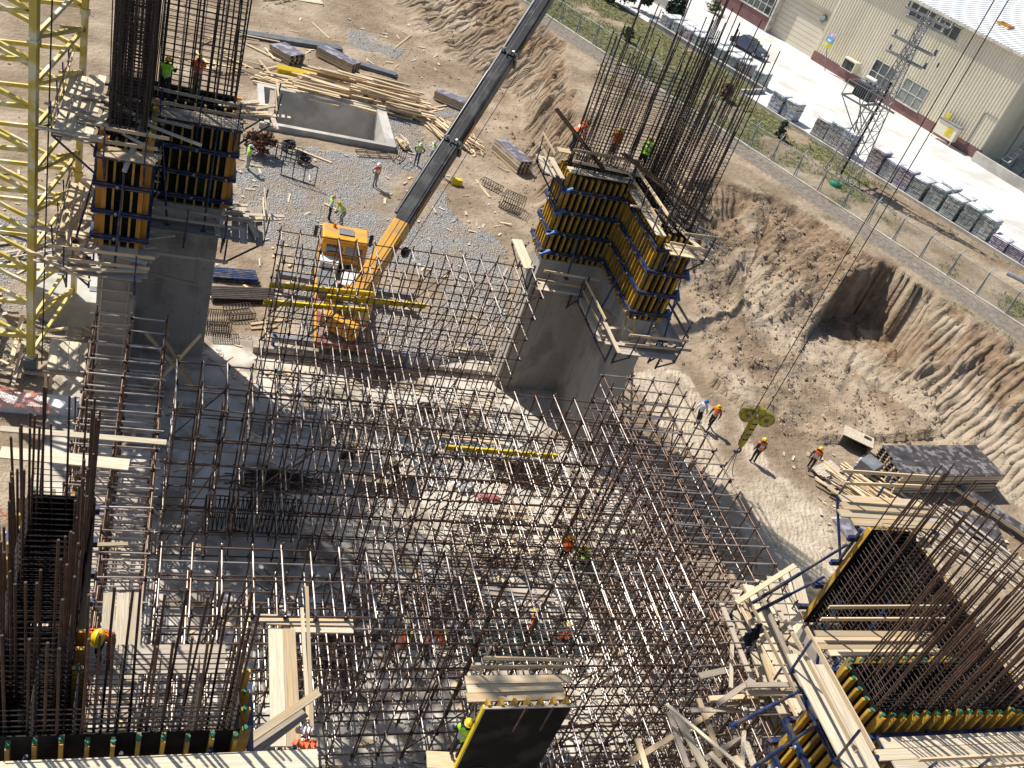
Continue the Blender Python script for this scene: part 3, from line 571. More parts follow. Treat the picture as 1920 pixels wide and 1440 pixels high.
for s in (-1, 1):
    mb = MB(); mb.box((2.06, s*.6-.18, .55), (2.13, s*.6+.18, .7), 0, cm); mb.build('headlight', WHITEP, car); mb = MB(); mb.box((-2.14, s*.6-.18, .62), (-2.08, s*.6+.18, .8), 0, cm); mb.build('tail_light', REDP, car)
    mb = MB(); mb.box((.7, s*.95-.09, .93), (.85, s*.95+.09, 1.05), 0, cm); mb.build('mirror', CARB, car)
# ---- lamp pole
lmp = thing('lamp_pole', 'tall plain grey lamp pole standing in the grass strip', 'lamp pole', at(1243, 132, ZU))
a = at(1243, 132, ZU); tube('pole', a, a+Vector((0, 0, 9)), .075, GALV, lmp, 8); mb = MB(); mb.box((-.2, -.2, 0), (.2, .2, .25), 0, Matrix.Translation(a)); mb.build('base', CONC, lmp)
beam('lamp_arm', a+Vector((0, 0, 8.9)), a+Vector((1.4, .6, 9.3)), .06, .06, GALV, lmp); beam('lamp_head', a+Vector((1.2, .5, 9.28)), a+Vector((1.9, .8, 9.35)), .2, .1, GREYM, lmp)
# ---- shrubs and trees
LEAFC = mat('leaf_conifer', (.045, .075, .045), (.018, .034, .022), rough=.7, scale=3, rnd=.15); LEAFG = mat('leaf_green', (.09, .13, .035), (.04, .07, .02), rough=.7, scale=3, rnd=.15); LEAFR = mat('leaf_red', (.22, .09, .04), (.10, .045, .03), rough=.7, scale=3); BARK = mat('bark', (.13, .09, .06), rough=.9)
def bush(p, h, r, lm, label, cat='shrub', cone=True, n=900, lf=.13, name='shrub', group=None):
    p = Vector(p); th = thing(name, label, cat, p, group); rg = random.Random(int(p.x*97+p.y*13)); mb = MB()
    trn = MB(); trn.tube(p, p+Vector((0, 0, h*.75)), .06+.02*h, 0, 6, .02)
    for k in range(5): z = h*(.15+.13*k); a = rg.uniform(0, 6.28); trn.tube(p+Vector((0, 0, z)), p+Vector((math.cos(a)*r*.7, math.sin(a)*r*.7, z+h*.12)), .03, 0, 4, .01)
    trn.build('trunk', BARK, th)
    cl = [(rg.uniform(0, 1)**.8, rg.uniform(0, 6.28), rg.uniform(.4, 1)) for _ in range(28)]
    for k in range(n):
        q = cl[k % 28]; z = q[0]; rad = r*((1-z)**.75*.95+.08 if cone else math.sin(max(.12, z)*math.pi)**.6)
        c = p+Vector((math.cos(q[1])*rad*q[2], math.sin(q[1])*rad*q[2], h*(.08+.9*z)))+Vector((rg.gauss(0, r*.16), rg.gauss(0, r*.16), rg.gauss(0, h*.05)))
        d = Vector((rg.gauss(0, 1), rg.gauss(0, 1), rg.gauss(0, .7))).normalized(); e = d.cross(Vector((rg.gauss(0, 1), rg.gauss(0, 1), rg.gauss(0, 1)))).normalized(); s = lf*rg.uniform(.6, 1.4)
        mb.add([c-d*s, c+e*s*.45, c+d*s, c-e*s*.45], [(0, 1, 2, 3)])
    mb.build('crown', lm, th); return th
bush(at(1258, 42, ZU), 3.4, 1.1, LEAFC, 'tall dark conifer beside the white topped pallet stacks', 'tree', n=2600, lf=.2, name='conifer_tree')
bush(at(1196, 18, ZU), 3.4, 1.3, LEAFC, 'dark conifer at the top edge between the lawn and boundary wall', 'tree', n=2000, lf=.2, name='conifer_tree')
bush(at(1150, 6, ZU), 3.2, 1.4, LEAFC, 'dark conifer cut by the top edge above its shadow on the lawn', 'tree', n=2000, lf=.2, name='conifer_tree')
bush(at(1335, 22, ZU+.1), 1.2, .9, LEAFG, 'low green bush behind the white topped pallets', cone=False, n=700)
bush(at(1175, 76, ZU), 1.2, .6, LEAFG, 'small green bush on the lawn inside the fence', cone=False, n=500)
bush(at(1356, 186, ZU), 1.4, .55, LEAFR, 'reddish brown bush on the lawn behind the tall rebar', cone=False, n=900)
bush(at(1460, 258, ZU), 1.5, .5, LEAFC, 'dark columnar conifer shrub beside the kerb', n=900, lf=.1)
# ---- grey drain pipe and green bag
mb = MB(); mb.tube(at(1888, 512, ZU+.15), at(1960, 548, ZU+.15), .17, 0, 12); tag(mb.build('drain_pipe', GALV), 'light grey pipe lying behind the fence at the right edge', 'pipe')
mb = MB(); mb.ball(at(1566, 345, ZU+.15), .55, 0, 10, 6, squash=(1, .8, .45), jit=.12); tag(mb.build('green_sack', GREENP), 'crumpled green sack at the pylon foot', 'sack')
# ================================================================ slab under the works
m = MB(); m.box((-3.6, 4, -.4), (22.7, 38.9, .06)); tag(m.build('foundation_slab', SLABM, bevel=.02), kind='structure')
m = MB(); m.box((4.6, 37.9, .06), (16.7, 38.75, .42)); tag(m.build('edge_beam', SLABM, bevel=.02), 'long pale concrete edge beam between the two back piers', 'concrete beam')
# ================================================================ piers
def arms(kind):
    return {'P1': ((-2.1, 33.3), (-.75, 33.3), (-.75, 37.2), (2.3, 37.2), (2.3, 38.5), (-2.1, 38.5)),
            'P2': ((16.8, 37.2), (20.0, 37.2), (20.0, 33.0), (21.35, 33.0), (21.35, 38.5), (16.8, 38.5)),
            'P3': ((-2.1, 10.3), (2.2, 10.3), (2.2, 11.6), (-.8, 11.6), (-.8, 16.0), (-2.1, 16.0)),
            'P4': ((17.0, 10.25), (21.9, 10.25), (21.9, 16.2), (20.5, 16.2), (20.5, 11.55), (17.0, 11.55))}[kind]
def prism_obj(name, poly, z0, z1, m_, parent=None, bevel=.03):
    mb = MB(); mb.prism(poly, 'z', z0, z1); return mb.build(name, m_, parent, bevel)
ZC, ZF0, ZF1 = 7.9, 8.0, 12.4
plabel = {'P1': 'back left', 'P2': 'back right', 'P3': 'front left', 'P4': 'front right'}
BEAMTOP = mat('beam_cap_green', (.02, .17, .10), rough=.5)
def edges(poly):
    n = len(poly)
    for i in range(n):
        a = Vector(poly[i]); b = Vector(poly[(i+1) % n]); d = (b-a); l = d.length; d = d/l; yield i, a, b, d, Vector((d.y, -d.x)), l
def v3(p, z): return Vector((p.x, p.y, z))
for key in ('P1', 'P2', 'P3', 'P4'):
    poly = arms(key)
    pr = prism_obj('concrete_pier', poly, 0, ZC, CONCD)
    tag(pr, 'grey concrete L shaped pier under the %s formwork' % plabel[key], 'pier', 'concrete corner piers')
    for zj in (1.9, 3.9, 5.9):      # pour joints
        mb = MB()
        for i, a, b, d, n, l in edges(poly): mb.bar(v3(a+n*.004, zj), v3(b+n*.004, zj), .012, .02)
        mb.build('pour_joint', CONC, pr)
    mb = MB()
    for i, a, b, d, n, l in edges(poly):
        for zj in (.9, 2.5, 4.9, 6.8):
            for s in np.arange(.45, l-.2, 1.1): c = a+d*s; mb.tube(v3(c, zj), v3(c+n*.006, zj), .045, 0, 8)
        for s in np.arange(1.2, l-.4, 1.25): c = a+d*s+n*.003; mb.bar(v3(c, .1), v3(c, ZC-.05), .012, .008, 0, (n.x, n.y, 0))
    mb.build('tie_holes', GREYM, pr)
    fw = thing('wall_formwork', {'P1': 'dark panel formwork with yellow beams and blue walers on the back left pier', 'P2': 'dense yellow beam formwork with blue walers on the back right pier', 'P3': 'black panel formwork with green capped beams at the bottom left', 'P4': 'yellow beam formwork with blue walers and green caps at the bottom right'}[key], 'formwork', v3(Vector(poly[0]), ZF0), 'formwork on the four piers')
    sp = {'P1': .36, 'P2': .32, 'P3': .45, 'P4': .34}[key]
    z1 = ZF1
    for i, a, b, d, n, l in edges(poly):
        if (key, i) in (('P4', 3), ('P3', 2)): continue
        A = a-d*.0; Bp = b
        mb = MB(); mb.bar(v3(A+n*.012, (ZF0+z1)/2), v3(Bp+n*.012, (ZF0+z1)/2), .024, z1-ZF0); face = mb.build('plywood_sheet', PLYB, fw)
        # outside corners get an end stud
        k = max(2, int(round(l/sp))); off0 = .06
        for j in range(k+1):
            s = off0+(l-2*off0)*j/k; c = a+d*s+n*.125
            end = (j in (0, k)) and key in ('P1', 'P2')
            mm = ORANGE_B if end and key == 'P1' else YEL
            dz = random.uniform(-.08, .05)
            if key == 'P3' and i == 3 and s > 1.2: continue
            bo = beam('timber_beam', v3(c, ZF0+.03), v3(c, z1-.02+dz), .075 if not end else (.16 if key == 'P1' else .085), .2, mm, fw, up=(n.x, n.y, 0))
            if key == 'P4' and i in (0, 4, 5) or key == 'P3' and (i in (0, 1) or j in (0, k)):
                tube('end_cap', v3(c, z1-.10+dz), v3(c, z1+.03+dz), .048, BEAMTOP, bo, 8)
        for wz in (ZF0+.45, ZF0+1.5, ZF0+2.6, ZF0+3.7) if (key, i) != ('P3', 3) else ():
            ext = .30 if key != 'P3' else .1
            o1 = n*.29
            concave_a = (i in {'P1': (2, ), 'P2': (1, ), 'P3': (3, ), 'P4': (4, )}[key])
            e0 = -ext if not concave_a else .35; e1 = ext if not (i in {'P1': (1, ), 'P2': (0, ), 'P3': (2, ), 'P4': (3, )}[key]) else -.35
            wl = None
            for off in (-.055, .055):
                q = beam('waler', v3(a+d*e0+o1, wz+off), v3(b+d*e1+o1, wz+off), .11, .07, BLUE, fw if wl is None else fw)
            for s in np.arange(.5, l, 1.25):
                c = a+d*s+n*.36; tube('tie_rod', v3(c-n*.05, wz), v3(c+n*.18, wz), .014, GALV, fw, 5); tube('wing_nut', v3(c-n*.02, wz), v3(c+n*.03, wz), .055, GALV, fw, 6)
            # corner clamps on outside corners
        if key == 'P2' and l > 2:
            for wz in (ZF0+.45, ZF0+1.5, ZF0+2.6, ZF0+3.7):
                beam('corner_clamp', v3(a+d*.1+n*.38, wz+.16), v3(a-d*.35+n*.38, wz-.12), .16, .1, GALV if i == 1 else BLUEP, fw)
# ---- props and platforms
def platform(label, a, b, z, n, width=.9, rails=True, npl=4, plm=BOARD, posts=BLUE, seed=0, railz=(.55, 1.05), off=.42, cat='work platform', brk=True, rlm=WOOD, tilt=0.):
    rg = random.Random(seed); a = Vector(a); b = Vector(b); d = (b-a); l = d.length; d = d/l; n = Vector(n)
    th = thing('work_platform', label, cat, v3((a+b)/2, z), 'timber work platforms round the piers')
    pw = width/npl
    for k in range(npl):
        o_ = off+pw*(k+.5); e0 = rg.uniform(-.35, .1); e1 = rg.uniform(-.1, .4)
        beam('plank', v3(a+d*e0+n*o_, z+rg.uniform(0, .025)), v3(b+d*e1+n*o_, z+rg.uniform(0, .025)+tilt), pw*.93, .045, plm, th)
    np_ = max(2, int(l/1.5)+1)
    for k in range(np_):
        s = .15+(l-.3)*k/(np_-1); c = a+d*s
        if brk:
            br = beam('bracket', v3(c+n*.3, z-.09), v3(c+n*(off+width+.05), z-.09), .08, .1, posts, th)
            beam('strut', v3(c+n*.3, z-1.3), v3(c+n*(off+width), z-.14), .06, .06, posts, th)
            beam('hanger', v3(c+n*.28, z-1.4), v3(c+n*.28, z), .07, .07, posts, th)
        if rails: beam('guard_post', v3(c+n*(off+width+.02), z-.1), v3(c+n*(off+width+.1), z+1.15), .05, .05, posts, th)
    if rails:
        for rz in railz:
            e0, e1 = rg.uniform(-.5, 0), rg.uniform(0, .6); t1 = rg.uniform(-.12, .12)
            beam('guard_rail', v3(a+d*e0+n*(off+width-.03), z+rz), v3(b+d*e1+n*(off+width-.03), z+rz+t1), .04, .12, rlm, th)
    return th
# P1
platform('pale board platform on the far left side of the back left formwork', (-2.1, 33.2), (-2.1, 38.4), 12.1, (-1, 0), 1.25, npl=4, seed=1)
platform('narrow plank platform across the end of the back left pier top', (-2.2, 33.3), (-.6, 33.3), 12.15, (0, -1), .8, npl=3, seed=2, plm=WOOD)
platform('plank platform in the shaded inner corner of the back left formwork', (-.6, 37.2), (2.5, 37.2), 12.2, (0, -1), .9, npl=4, seed=3, plm=WOODG, rlm=WOODG)
platform('board platform past the right end of the back left formwork', (2.3, 37.3), (2.3, 38.6), 12.2, (1, 0), 1.1, npl=5, seed=4)
platform('lower timber walkway on the left side of the back left pier', (-2.1, 33.0), (-2.1, 38.4), 7.4, (-1, 0), 1.1, seed=5, plm=WOOD)
platform('lower timber walkway across the front end of the back left pier', (-3.3, 33.3), (-.6, 33.3), 7.4, (0, -1), 1.0, seed=6, plm=WOODG)
platform('lower timber walkway in the inner corner of the back left pier', (-.75, 37.2), (2.6, 37.2), 7.4, (0, -1), 1.0, seed=7, plm=WOODG, rlm=WOODG)
platform('lower timber walkway off the right end of the back left pier', (2.3, 35.9), (2.3, 38.6), 7.4, (1, 0), 1.3, seed=8, plm=WOODG)
# P2
platform('board platform along the left panel top of the back right formwork', (16.7, 37.2), (19.6, 37.2), 12.5, (0, -1), .55, npl=2, seed=11, plm=BOARD, off=-.35, brk=False)
platform('long board platform along the inner side of the back right formwork', (20.0, 36.6), (20.0, 33.0), 12.35, (-1, 0), .5, npl=1, seed=12, off=.12, brk=False)
platform('plank platform at the near end of the back right formwork top', (20.0, 33.0), (21.5, 33.0), 12.1, (0, -1), .9, npl=4, seed=13, plm=WOOD)
platform('board platform on the left end of the back right formwork', (16.8, 38.6), (16.8, 37.1), 12.2, (-1, 0), .9, npl=4, seed=14)
platform('plank platform outside the right face of the back right formwork', (21.35, 34), (21.35, 38.4), 12.1, (1, 0), .6, npl=3, seed=15)
platform('lower plank walkway on the left end of the back right pier', (16.8, 39.0), (16.8, 36.8), 7.6, (-1, 0), .55, npl=2, seed=16, rails=False)
platform('lower walkway below the left panel of the back right formwork', (16.7, 37.2), (19.0, 37.2), 6.9, (0, -1), .8, npl=4, seed=17, plm=BOARD)
platform('lower walkway with timber rails below the inner side of the back right formwork', (20.0, 35.9), (20.0, 32.8), 6.8, (-1, 0), .9, npl=4, seed=18, plm=BOARD)
platform('lower walkway at the near end of the back right pier', (19.8, 33.0), (22.4, 33.0), 6.9, (0, -1), 1.0, npl=5, seed=19, plm=WOODG)
platform('lower walkway outside the right face of the back right pier', (21.35, 32.4), (21.35, 36.4), 7.3, (1, 0), 1.0, npl=5, seed=20, plm=WOODG, rlm=WOODG)
# P3
platform('wide board platform before the bottom left formwork at the picture edge', (-3.0, 10.3), (3.4, 10.3), 12.2, (0, -1), .8, npl=2, seed=21, plm=BOARD, rails=False, off=.36)
# P4
platform('broad board platform with timber rails before the bottom right formwork', (17.0, 10.25), (23.5, 10.25), 11.9, (0, -1), 1.2, npl=4, seed=22, plm=BOARD)
platform('board platform with rails at the left end of the bottom right formwork', (17.0, 11.9), (17.0, 9.2), 11.95, (-1, 0), 1.0, npl=3, seed=23, plm=BOARD)
platform('plank platform inside the corner of the bottom right formwork', (17.4, 12.0), (20.9, 12.0), 11.5, (0, 1), .8, npl=4, seed=24, plm=WOOD)
platform('plank platform outside the right arm of the bottom right formwork', (21.9, 10.5), (21.9, 16.5), 11.6, (1, 0), 1.1, npl=4, seed=25, plm=WOOD, rails=False)
platform('timber platform with rails behind the far end of the bottom right formwork', (20.3, 16.2), (23.6, 16.2), 12.1, (0, 1), 1.3, npl=4, seed=26, plm=WOOD)
platform('timber walkway left of the bottom right formwork', (20.4, 17.2), (20.4, 12.6), 7.3, (-1, 0), 1.5, npl=5, seed=27, plm=BOARD)
# ---- diagonal push-pull props on formwork
def prop(label, p0, p1, r=.045, m_=BLUE):
    th = thing('steel_prop', label, 'prop', p0, 'blue formwork props')
    p0 = Vector(p0); p1 = Vector(p1); q = p0.lerp(p1, .55)
    tube('outer_tube', p0, q, r, m_, th, 8); tube('inner_tube', q, p1, r*.72, m_, th, 8)
    mb = MB(); mb.box((-.1, -.1, -.02), (.1, .1, .03), 0, Matrix.Translation(p0)); mb.build('foot_plate', m_, th)
prop('long blue steel prop slanting across the inner corner of the back right formwork', (19.0, 34.0, 7.5), (20.2, 35.2, 11.6))
prop('blue steel prop leaning on the near end of the back right formwork', (20.6, 31.9, 7.3), (20.7, 32.8, 12.0))
prop('blue steel prop at the right of the near end of the back right formwork', (21.5, 31.9, 7.3), (21.3, 32.8, 11.4))
prop('blue steel prop against the left panel of the back right formwork', (17.9, 36.2, 7.6), (17.9, 36.9, 11.9))
prop('blue steel prop in front of the end panel of the back left formwork', (-1.5, 32.5, 7.4), (-1.4, 33.0, 11.8))
prop('blue steel prop on the left side of the back left formwork', (-3.0, 34.0, 7.4), (-2.3, 34.6, 11.0))
prop('blue steel prop leaning in the shaded corner of the back left formwork', (.2, 36.2, 7.4), (-.4, 36.9, 11.6))
prop('blue steel prop near the right end of the back left formwork', (1.6, 36.1, 7.4), (1.7, 36.9, 12.3))
for k, (p0, p1) in enumerate((((15.9, 12.4, 8.4), (17.0, 12.0, 11.0)), ((15.7, 11.2, 7.6), (16.8, 11.0, 11.0)), ((15.4, 10.5, 7.4), (16.7, 10.4, 9.6)), ((18.9, 17.1, 7.6), (20.6, 16.7, 11.2)), ((19.1, 16.9, 7.5), (20.5, 16.6, 9.8)))):
    prop('blue steel prop left of the bottom right formwork, number %s from the viewer' % ('three', 'two', 'one', 'five', 'four')[k], p0, p1, .06)
# ================================================================ rebar cages
def cage(key, label, rects, zb=7.9):
    """rects: (x0,y0,x1,y1, spacing, top z, top jitter, tie top z, tie step, radius)"""
    x0, y0, x1, y1 = rects[0][:4]
    th = thing('rebar_cage', label, 'rebar cage', ((x0+x1)/2, (y0+y1)/2, zb), 'rebar cages rising from the piers'); rg = random.Random(len(label)); nb = 0; ties = MB(); extra = MB()
    for (x0, y0, x1, y1, sp, zt, jt, tt, ts, r, mm) in rects:
        P = []
        nx_ = max(1, int(round((x1-x0)/sp))); ny_ = max(1, int(round((y1-y0)/sp)))
        for i in range(nx_+1): P += [(x0+(x1-x0)*i/nx_, y0), (x0+(x1-x0)*i/nx_, y1)]
        for j in range(1, ny_): P += [(x0, y0+(y1-y0)*j/ny_), (x1, y0+(y1-y0)*j/ny_)]
        for (x, y) in P:
            x += rg.uniform(-.04, .04); y += rg.uniform(-.04, .04); top = zt+(rg.uniform(-jt, jt) if rg.random() < .75 else -rg.uniform(0, 2*jt)); lx, ly = rg.gauss(0, .012), rg.gauss(0, .012)
            h_ = top-zb; p0 = (x, y, zb); p1 = (x+lx*h_, y+ly*h_, top)
            if nb < 280: tube('bar', p0, p1, r, mm, th, 6); nb += 1
            else: extra.tube(p0, p1, r, 0, 5)
        z = zb+.1
        while z < tt:
            q = [Vector((x0-.02, y0-.02, z)), Vector((x1+.02, y0-.02, z)), Vector((x1+.02, y1+.02, z)), Vector((x0-.02, y1+.02, z))]; j = rg.uniform(-.03, .03)
            for a, b in ((0, 1), (1, 2), (2, 3), (3, 0)): ties.tube(q[a]+Vector((0, 0, j)), q[b]+Vector((0, 0, -j)), r*.5, 0, 4, cap=False)
            k = int(max(x1-x0, y1-y0)/.6)
            for s in range(1, k):
                if x1-x0 > y1-y0: xx = x0+(x1-x0)*s/k; ties.tube((xx, y0, z), (xx, y1, z), r*.4, 0, 4, cap=False)
                else: yy = y0+(y1-y0)*s/k; ties.tube((x0, yy, z), (x1, yy, z), r*.4, 0, 4, cap=False)
            z += ts*rg.uniform(.85, 1.15)
    tag(ties.build('tie_bars', RUSTD, th), kind='stuff')
    if extra.v: tag(extra.build('inner_bars', RUSTD, th), kind='stuff')
    return th
cage('P1', 'tall dense dark rebar cage rising from the back left pier', [(-2.0, 33.4, -.85, 38.4, .16, 18.5, .5, 18.3, .13, .022, RUSTD), (-1.7, 33.7, -1.1, 38.1, .3, 18.5, .5, 9, .3, .02, RUSTD), (-.6, 37.3, 2.2, 38.4, .34, 18.8, .4, 18, .24, .032, RUSTD)])
cage('P2', 'tall open rebar cage with long starter bars on the back right pier', [(16.9, 37.3, 21.2, 38.4, .19, 19.2, 2.0, 17.6, .17, .024, RUSTD), (20.1, 33.1, 21.25, 37.2, .18, 19.2, 2.1, 16.6, .17, .024, RUSTD)])
cage('P3', 'rusty rebar cage with cut bar ends at the bottom left', [(-2.0, 11.7, -.9, 15.9, .21, 15.3, .5, 13.4, .16, .024, RUST), (-2.0, 10.42, 2.1, 11.5, .29, 14.95, .12, 13.0, .16, .026, RUST)])
cage('P4', 'slanting forest of rusty starter bars on the bottom right pier', [(17.12, 10.38, 20.4, 11.45, .17, 15.9, .9, 12.9, .15, .022, RUST), (20.6, 10.4, 21.8, 16.1, .19, 15.2, .5, 12.9, .16, .022, RUST)])
# ================================================================ scaffolds
def scaffold(name, label, xs_, ys_, zs_, seed, spike=.22, dense=0.):
    rg = random.Random(seed); along_x = len(xs_) > len(ys_)
    th = thing('scaffold', label, 'scaffold', (xs_[0], ys_[0], 0.06), 'tube scaffolds between the piers'); cp = MB()
    J = {(i, j): (rg.gauss(0, .025), rg.gauss(0, .025)) for i in range(len(xs_)) for j in range(len(ys_))}
    for i, x in enumerate(xs_):
        for j, y in enumerate(ys_):
            jx, jy = J[(i, j)]
            tube('standard', (x+jx*.6, y+jy*.6, .06), (x+jx+rg.gauss(0, .03), y+jy+rg.gauss(0, .03), zs_[-1]+spike+rg.uniform(-.12, .2)), .030, TUBE, th, 6)
            for z in zs_: cp.box((x+jx-.05, y+jy-.05, z-.05), (x+jx+.05, y+jy+.05, z+.06))
    for k, z in enumerate(zs_):
        for j, y in enumerate(ys_):
            if along_x:
                cut = len(xs_)//2+rg.randint(-3, 3)
                for i0, i1 in ((0, cut), (cut, len(xs_)-1)):
                    tube('ledger', (xs_[i0]-rg.uniform(.05, .25), y+rg.gauss(0, .02), z+rg.gauss(0, .025)), (xs_[i1]+rg.uniform(.05, .25), y+rg.gauss(0, .02), z+rg.gauss(0, .025)), .030, TUBE, th, 6)
            else:
                for i in range(len(xs_)-1): pass
                tube('transom', (xs_[0]-rg.uniform(.05, .2), y+rg.gauss(0, .02), z+.05+rg.gauss(0, .02)), (xs_[-1]+rg.uniform(.05, .2), y+rg.gauss(0, .02), z+.05+rg.gauss(0, .02)), .029, TUBE_LIT, th, 6)
        for i, x in enumerate(xs_):
            if along_x:
                if rg.random() < .03: continue
                tube('transom', (x+rg.gauss(0, .02), ys_[0]-rg.uniform(.03, .15), z+.05+rg.gauss(0, .02)), (x+rg.gauss(0, .02), ys_[-1]+rg.uniform(.03, .15), z+.05+rg.gauss(0, .02)), .029, TUBE_LIT, th, 6)
            else:
                cut = len(ys_)//2+rg.randint(-3, 3)
                for i0, i1 in ((0, cut), (cut, len(ys_)-1)):
                    tube('ledger', (x+rg.gauss(0, .02), ys_[i0]-rg.uniform(.05, .25), z+rg.gauss(0, .025)), (x+rg.gauss(0, .02), ys_[i1]+rg.uniform(.05, .25), z+rg.gauss(0, .025)), .030, TUBE, th, 6)
    for k in range(26):
        i = rg.randint(0, len(xs_)-3); j = rg.randint(0, len(ys_)-1); q = rg.randint(0, len(zs_)-3)
        if along_x: tube('brace', (xs_[i], ys_[j]+.05, zs_[q]), (xs_[i+rg.choice((1, 2))], ys_[j]+.05, zs_[q+2]), .026, TUBE, th, 6)
        else:
            j = rg.randint(0, len(ys_)-4); i = rg.randint(0, len(xs_)-1); tube('brace', (xs_[i]+.05, ys_[j], zs_[q]), (xs_[i]+.05, ys_[j+rg.choice((1, 2, 3))], zs_[q+2]), .026, TUBE, th, 6)
    tag(cp.build('couplers', COUP, th), kind='stuff')
    if dense:
        mb = MB()
        for z in [(a+b)/2 for a, b in zip(zs_[:-1], zs_[1:])]:
            for x in xs_:
                if rg.random() < dense: mb.tube((x+.06, ys_[0]-rg.uniform(0, .3), z+rg.gauss(0, .1)), (x+.06, ys_[-1]+rg.uniform(0, .3), z+rg.gauss(0, .1)), .026, rg.choice((0, 1)), 5)
            for y in ys_:
                if rg.random() < dense: mb.tube((xs_[0]-rg.uniform(0, .3), y+.06, z+rg.gauss(0, .1)), (xs_[-1]+rg.uniform(0, .3), y+.06, z+rg.gauss(0, .1)), .026, rg.choice((0, 1)), 5)
        for x in xs_:
            for y in ys_:
                if rg.random() < dense*.6: mb.tube((x+.08, y+.05, .06), (x+rg.gauss(.08, .05), y+rg.gauss(.05, .05), zs_[-1]-rg.uniform(0, 3)), .024, 0, 5)
        tag(mb.build('infill_tubes', [TUBE, TUBE_LIT], th), kind='stuff')
    return th
ZS = [.45, 1.6, 2.8, 3.95, 5.1, 6.3, 7.5]
ar = lambda a, st, n: [a+st*k for k in range(n)]
scaffold('a', 'tube scaffold grid standing before the crane truck between the back piers', ar(4.75, .822, 15), [34.4, 35.63, 36.87], ZS, 1)
scaffold('b', 'tube scaffold row crossing the middle of the pit behind the open floor', ar(.94, .82, 21), [24.83, 26.03, 27.22], ZS, 2, dense=.25)
scaffold('c', 'tube scaffold row crossing the pit nearest the viewer', ar(.8, .82, 21), [16.65, 17.85, 19.0], ZS, 3, dense=.4)
scaffold('d', 'tube scaffold row along the right side of the pit beside the haul road', [17.6, 18.76, 19.92, 21.08], ar(12.4, .83, 21), ZS, 4, dense=.55)
scaffold('e', 'ladder like tube scaffold row along the left side of the pit', [-1.85, -.70, .46], ar(17.0, .83, 16), ZS, 5)

scaffold('f', 'low tube scaffold right of the black panel at the bottom', ar(12.0, .82, 7), [12.3, 13.4, 14.6], ZS[:5], 6, dense=.7)
# loose timbers thrown over the walkways
def messy(label, group, n, lo, hi, angs, l0, l1, seed, ms=(WOOD, WOODG, BOARD)):
    rg = random.Random(seed)
    for k in range(n):
        c = Vector((rg.uniform(lo[0], hi[0]), rg.uniform(lo[1], hi[1]), rg.uniform(lo[2], hi[2]))); a = math.radians(rg.choice(angs)+rg.gauss(0, 7)); l = rg.uniform(l0, l1)/2; d = Vector((math.cos(a)*l, math.sin(a)*l, rg.gauss(0, .08)*l))
        if k % 5 < 3: tag(beam('timber_plank', c-d, c+d, rg.uniform(.1, .24), .05, rg.choice(ms)), label, 'plank', group)
        else: loose_plank(c-d, c+d, rg.uniform(.1, .24), .05, rg.choice(ms))
messy('loose timber lying on the lower walkway of the back left pier', 'timber on the back left lower walkway', 16, (-3.6, 31.8, 7.5), (-1.0, 34.5, 7.75), (0, 25, 90, 150), 1.6, 3.6, 1)
messy('loose timber on the lower walkway right of the back left pier', 'timber on the right back left walkway', 9, (1.2, 35.6, 7.5), (3.6, 38.0, 7.7), (10, 90, 30), 1.6, 3.2, 2)
messy('loose board on the back left formwork platforms', 'boards on the back left formwork', 12, (-3.6, 32.6, 12.25), (.4, 36.5, 12.5), (0, 20, 90, 160), 1.4, 3.4, 3)
messy('loose board past the right end of the back left formwork', 'boards right of the back left formwork', 9, (2.4, 37.0, 12.25), (4.0, 38.6, 12.5), (0, 20, 90, 40), 1.2, 2.6, 4)
messy('loose timber on the back right formwork platforms', 'timber on the back right formwork', 14, (20.0, 32.4, 12.5), (21.8, 35.4, 12.6), (95, 120, -60, 0), 1.4, 3.2, 5)
messy('loose timber on the lower walkways of the back right pier', 'timber on the back right lower walkways', 12, (18.8, 32.0, 6.95), (22.2, 34.8, 7.15), (90, 110, 0, 30), 1.2, 3.0, 6)
messy('loose timber below the bottom right platforms', 'timber below the bottom right platforms', 16, (15.5, 10.0, 6.6), (19.5, 16.0, 7.4), (100, 120, 20, 60), 1.5, 3.6, 7)
messy('loose timber heaped at the tower crane foot', 'timber at the tower crane foot', 18, (-9, 34.0, .2), (-3.0, 39.5, 1.2), (0, 30, 90, 140), 1.5, 3.6, 8)
# ================================================================ tower crane mast
tc_ = thing('tower_crane', 'yellow lattice tower crane mast at the left edge', 'crane', (-6, 37.6, 0))
LG = [Vector((-4.6, 35.1)), Vector((-3.4, 38.9)), Vector((-7.1, 40.1)), Vector((-8.3, 36.3))]
MH = 46; ST = 1.7
for i in range(4):
    a = LG[i]; b = LG[(i+1) % 4]; d = (b-a).normalized(); w2 = .26 if i in (0, ) else .2
    for k in range(int(math.ceil((MH-.8)/ST/4))):
        z0 = .8+k*ST*4; z1 = min(MH, z0+ST*4); beam('leg', v3(a, z0), v3(a, z1), w2, w2, CRANEY, tc_, up=(d.x, d.y, 0)); beam('leg_joint', v3(a, z0-.12), v3(a, z0+.12), w2+.08, w2+.08, CRANEY, tc_, up=(d.x, d.y, 0))
    z = 1.0
    while z < MH-ST:
        beam('diagonal', v3(a, z), v3(b, z+ST/2), .12, .15, CRANEY, tc_); beam('diagonal', v3(b, z+ST/2), v3(a, z+ST), .12, .15, CRANEY, tc_)
        if i == 0 and z < 18: beam('diagonal', v3(b, z+ST/2), v3((a+b)/2, z+ST/2+.65), .08, .1, CRANEY, tc_)
        z += ST
    mb = MB(); mb.bar(v3(a, .06), v3(a, .8), .5, .5); mb.build('anchor_leg', GREYM, tc_)
cc = sum((v for v in LG), Vector((0, 0)))/4
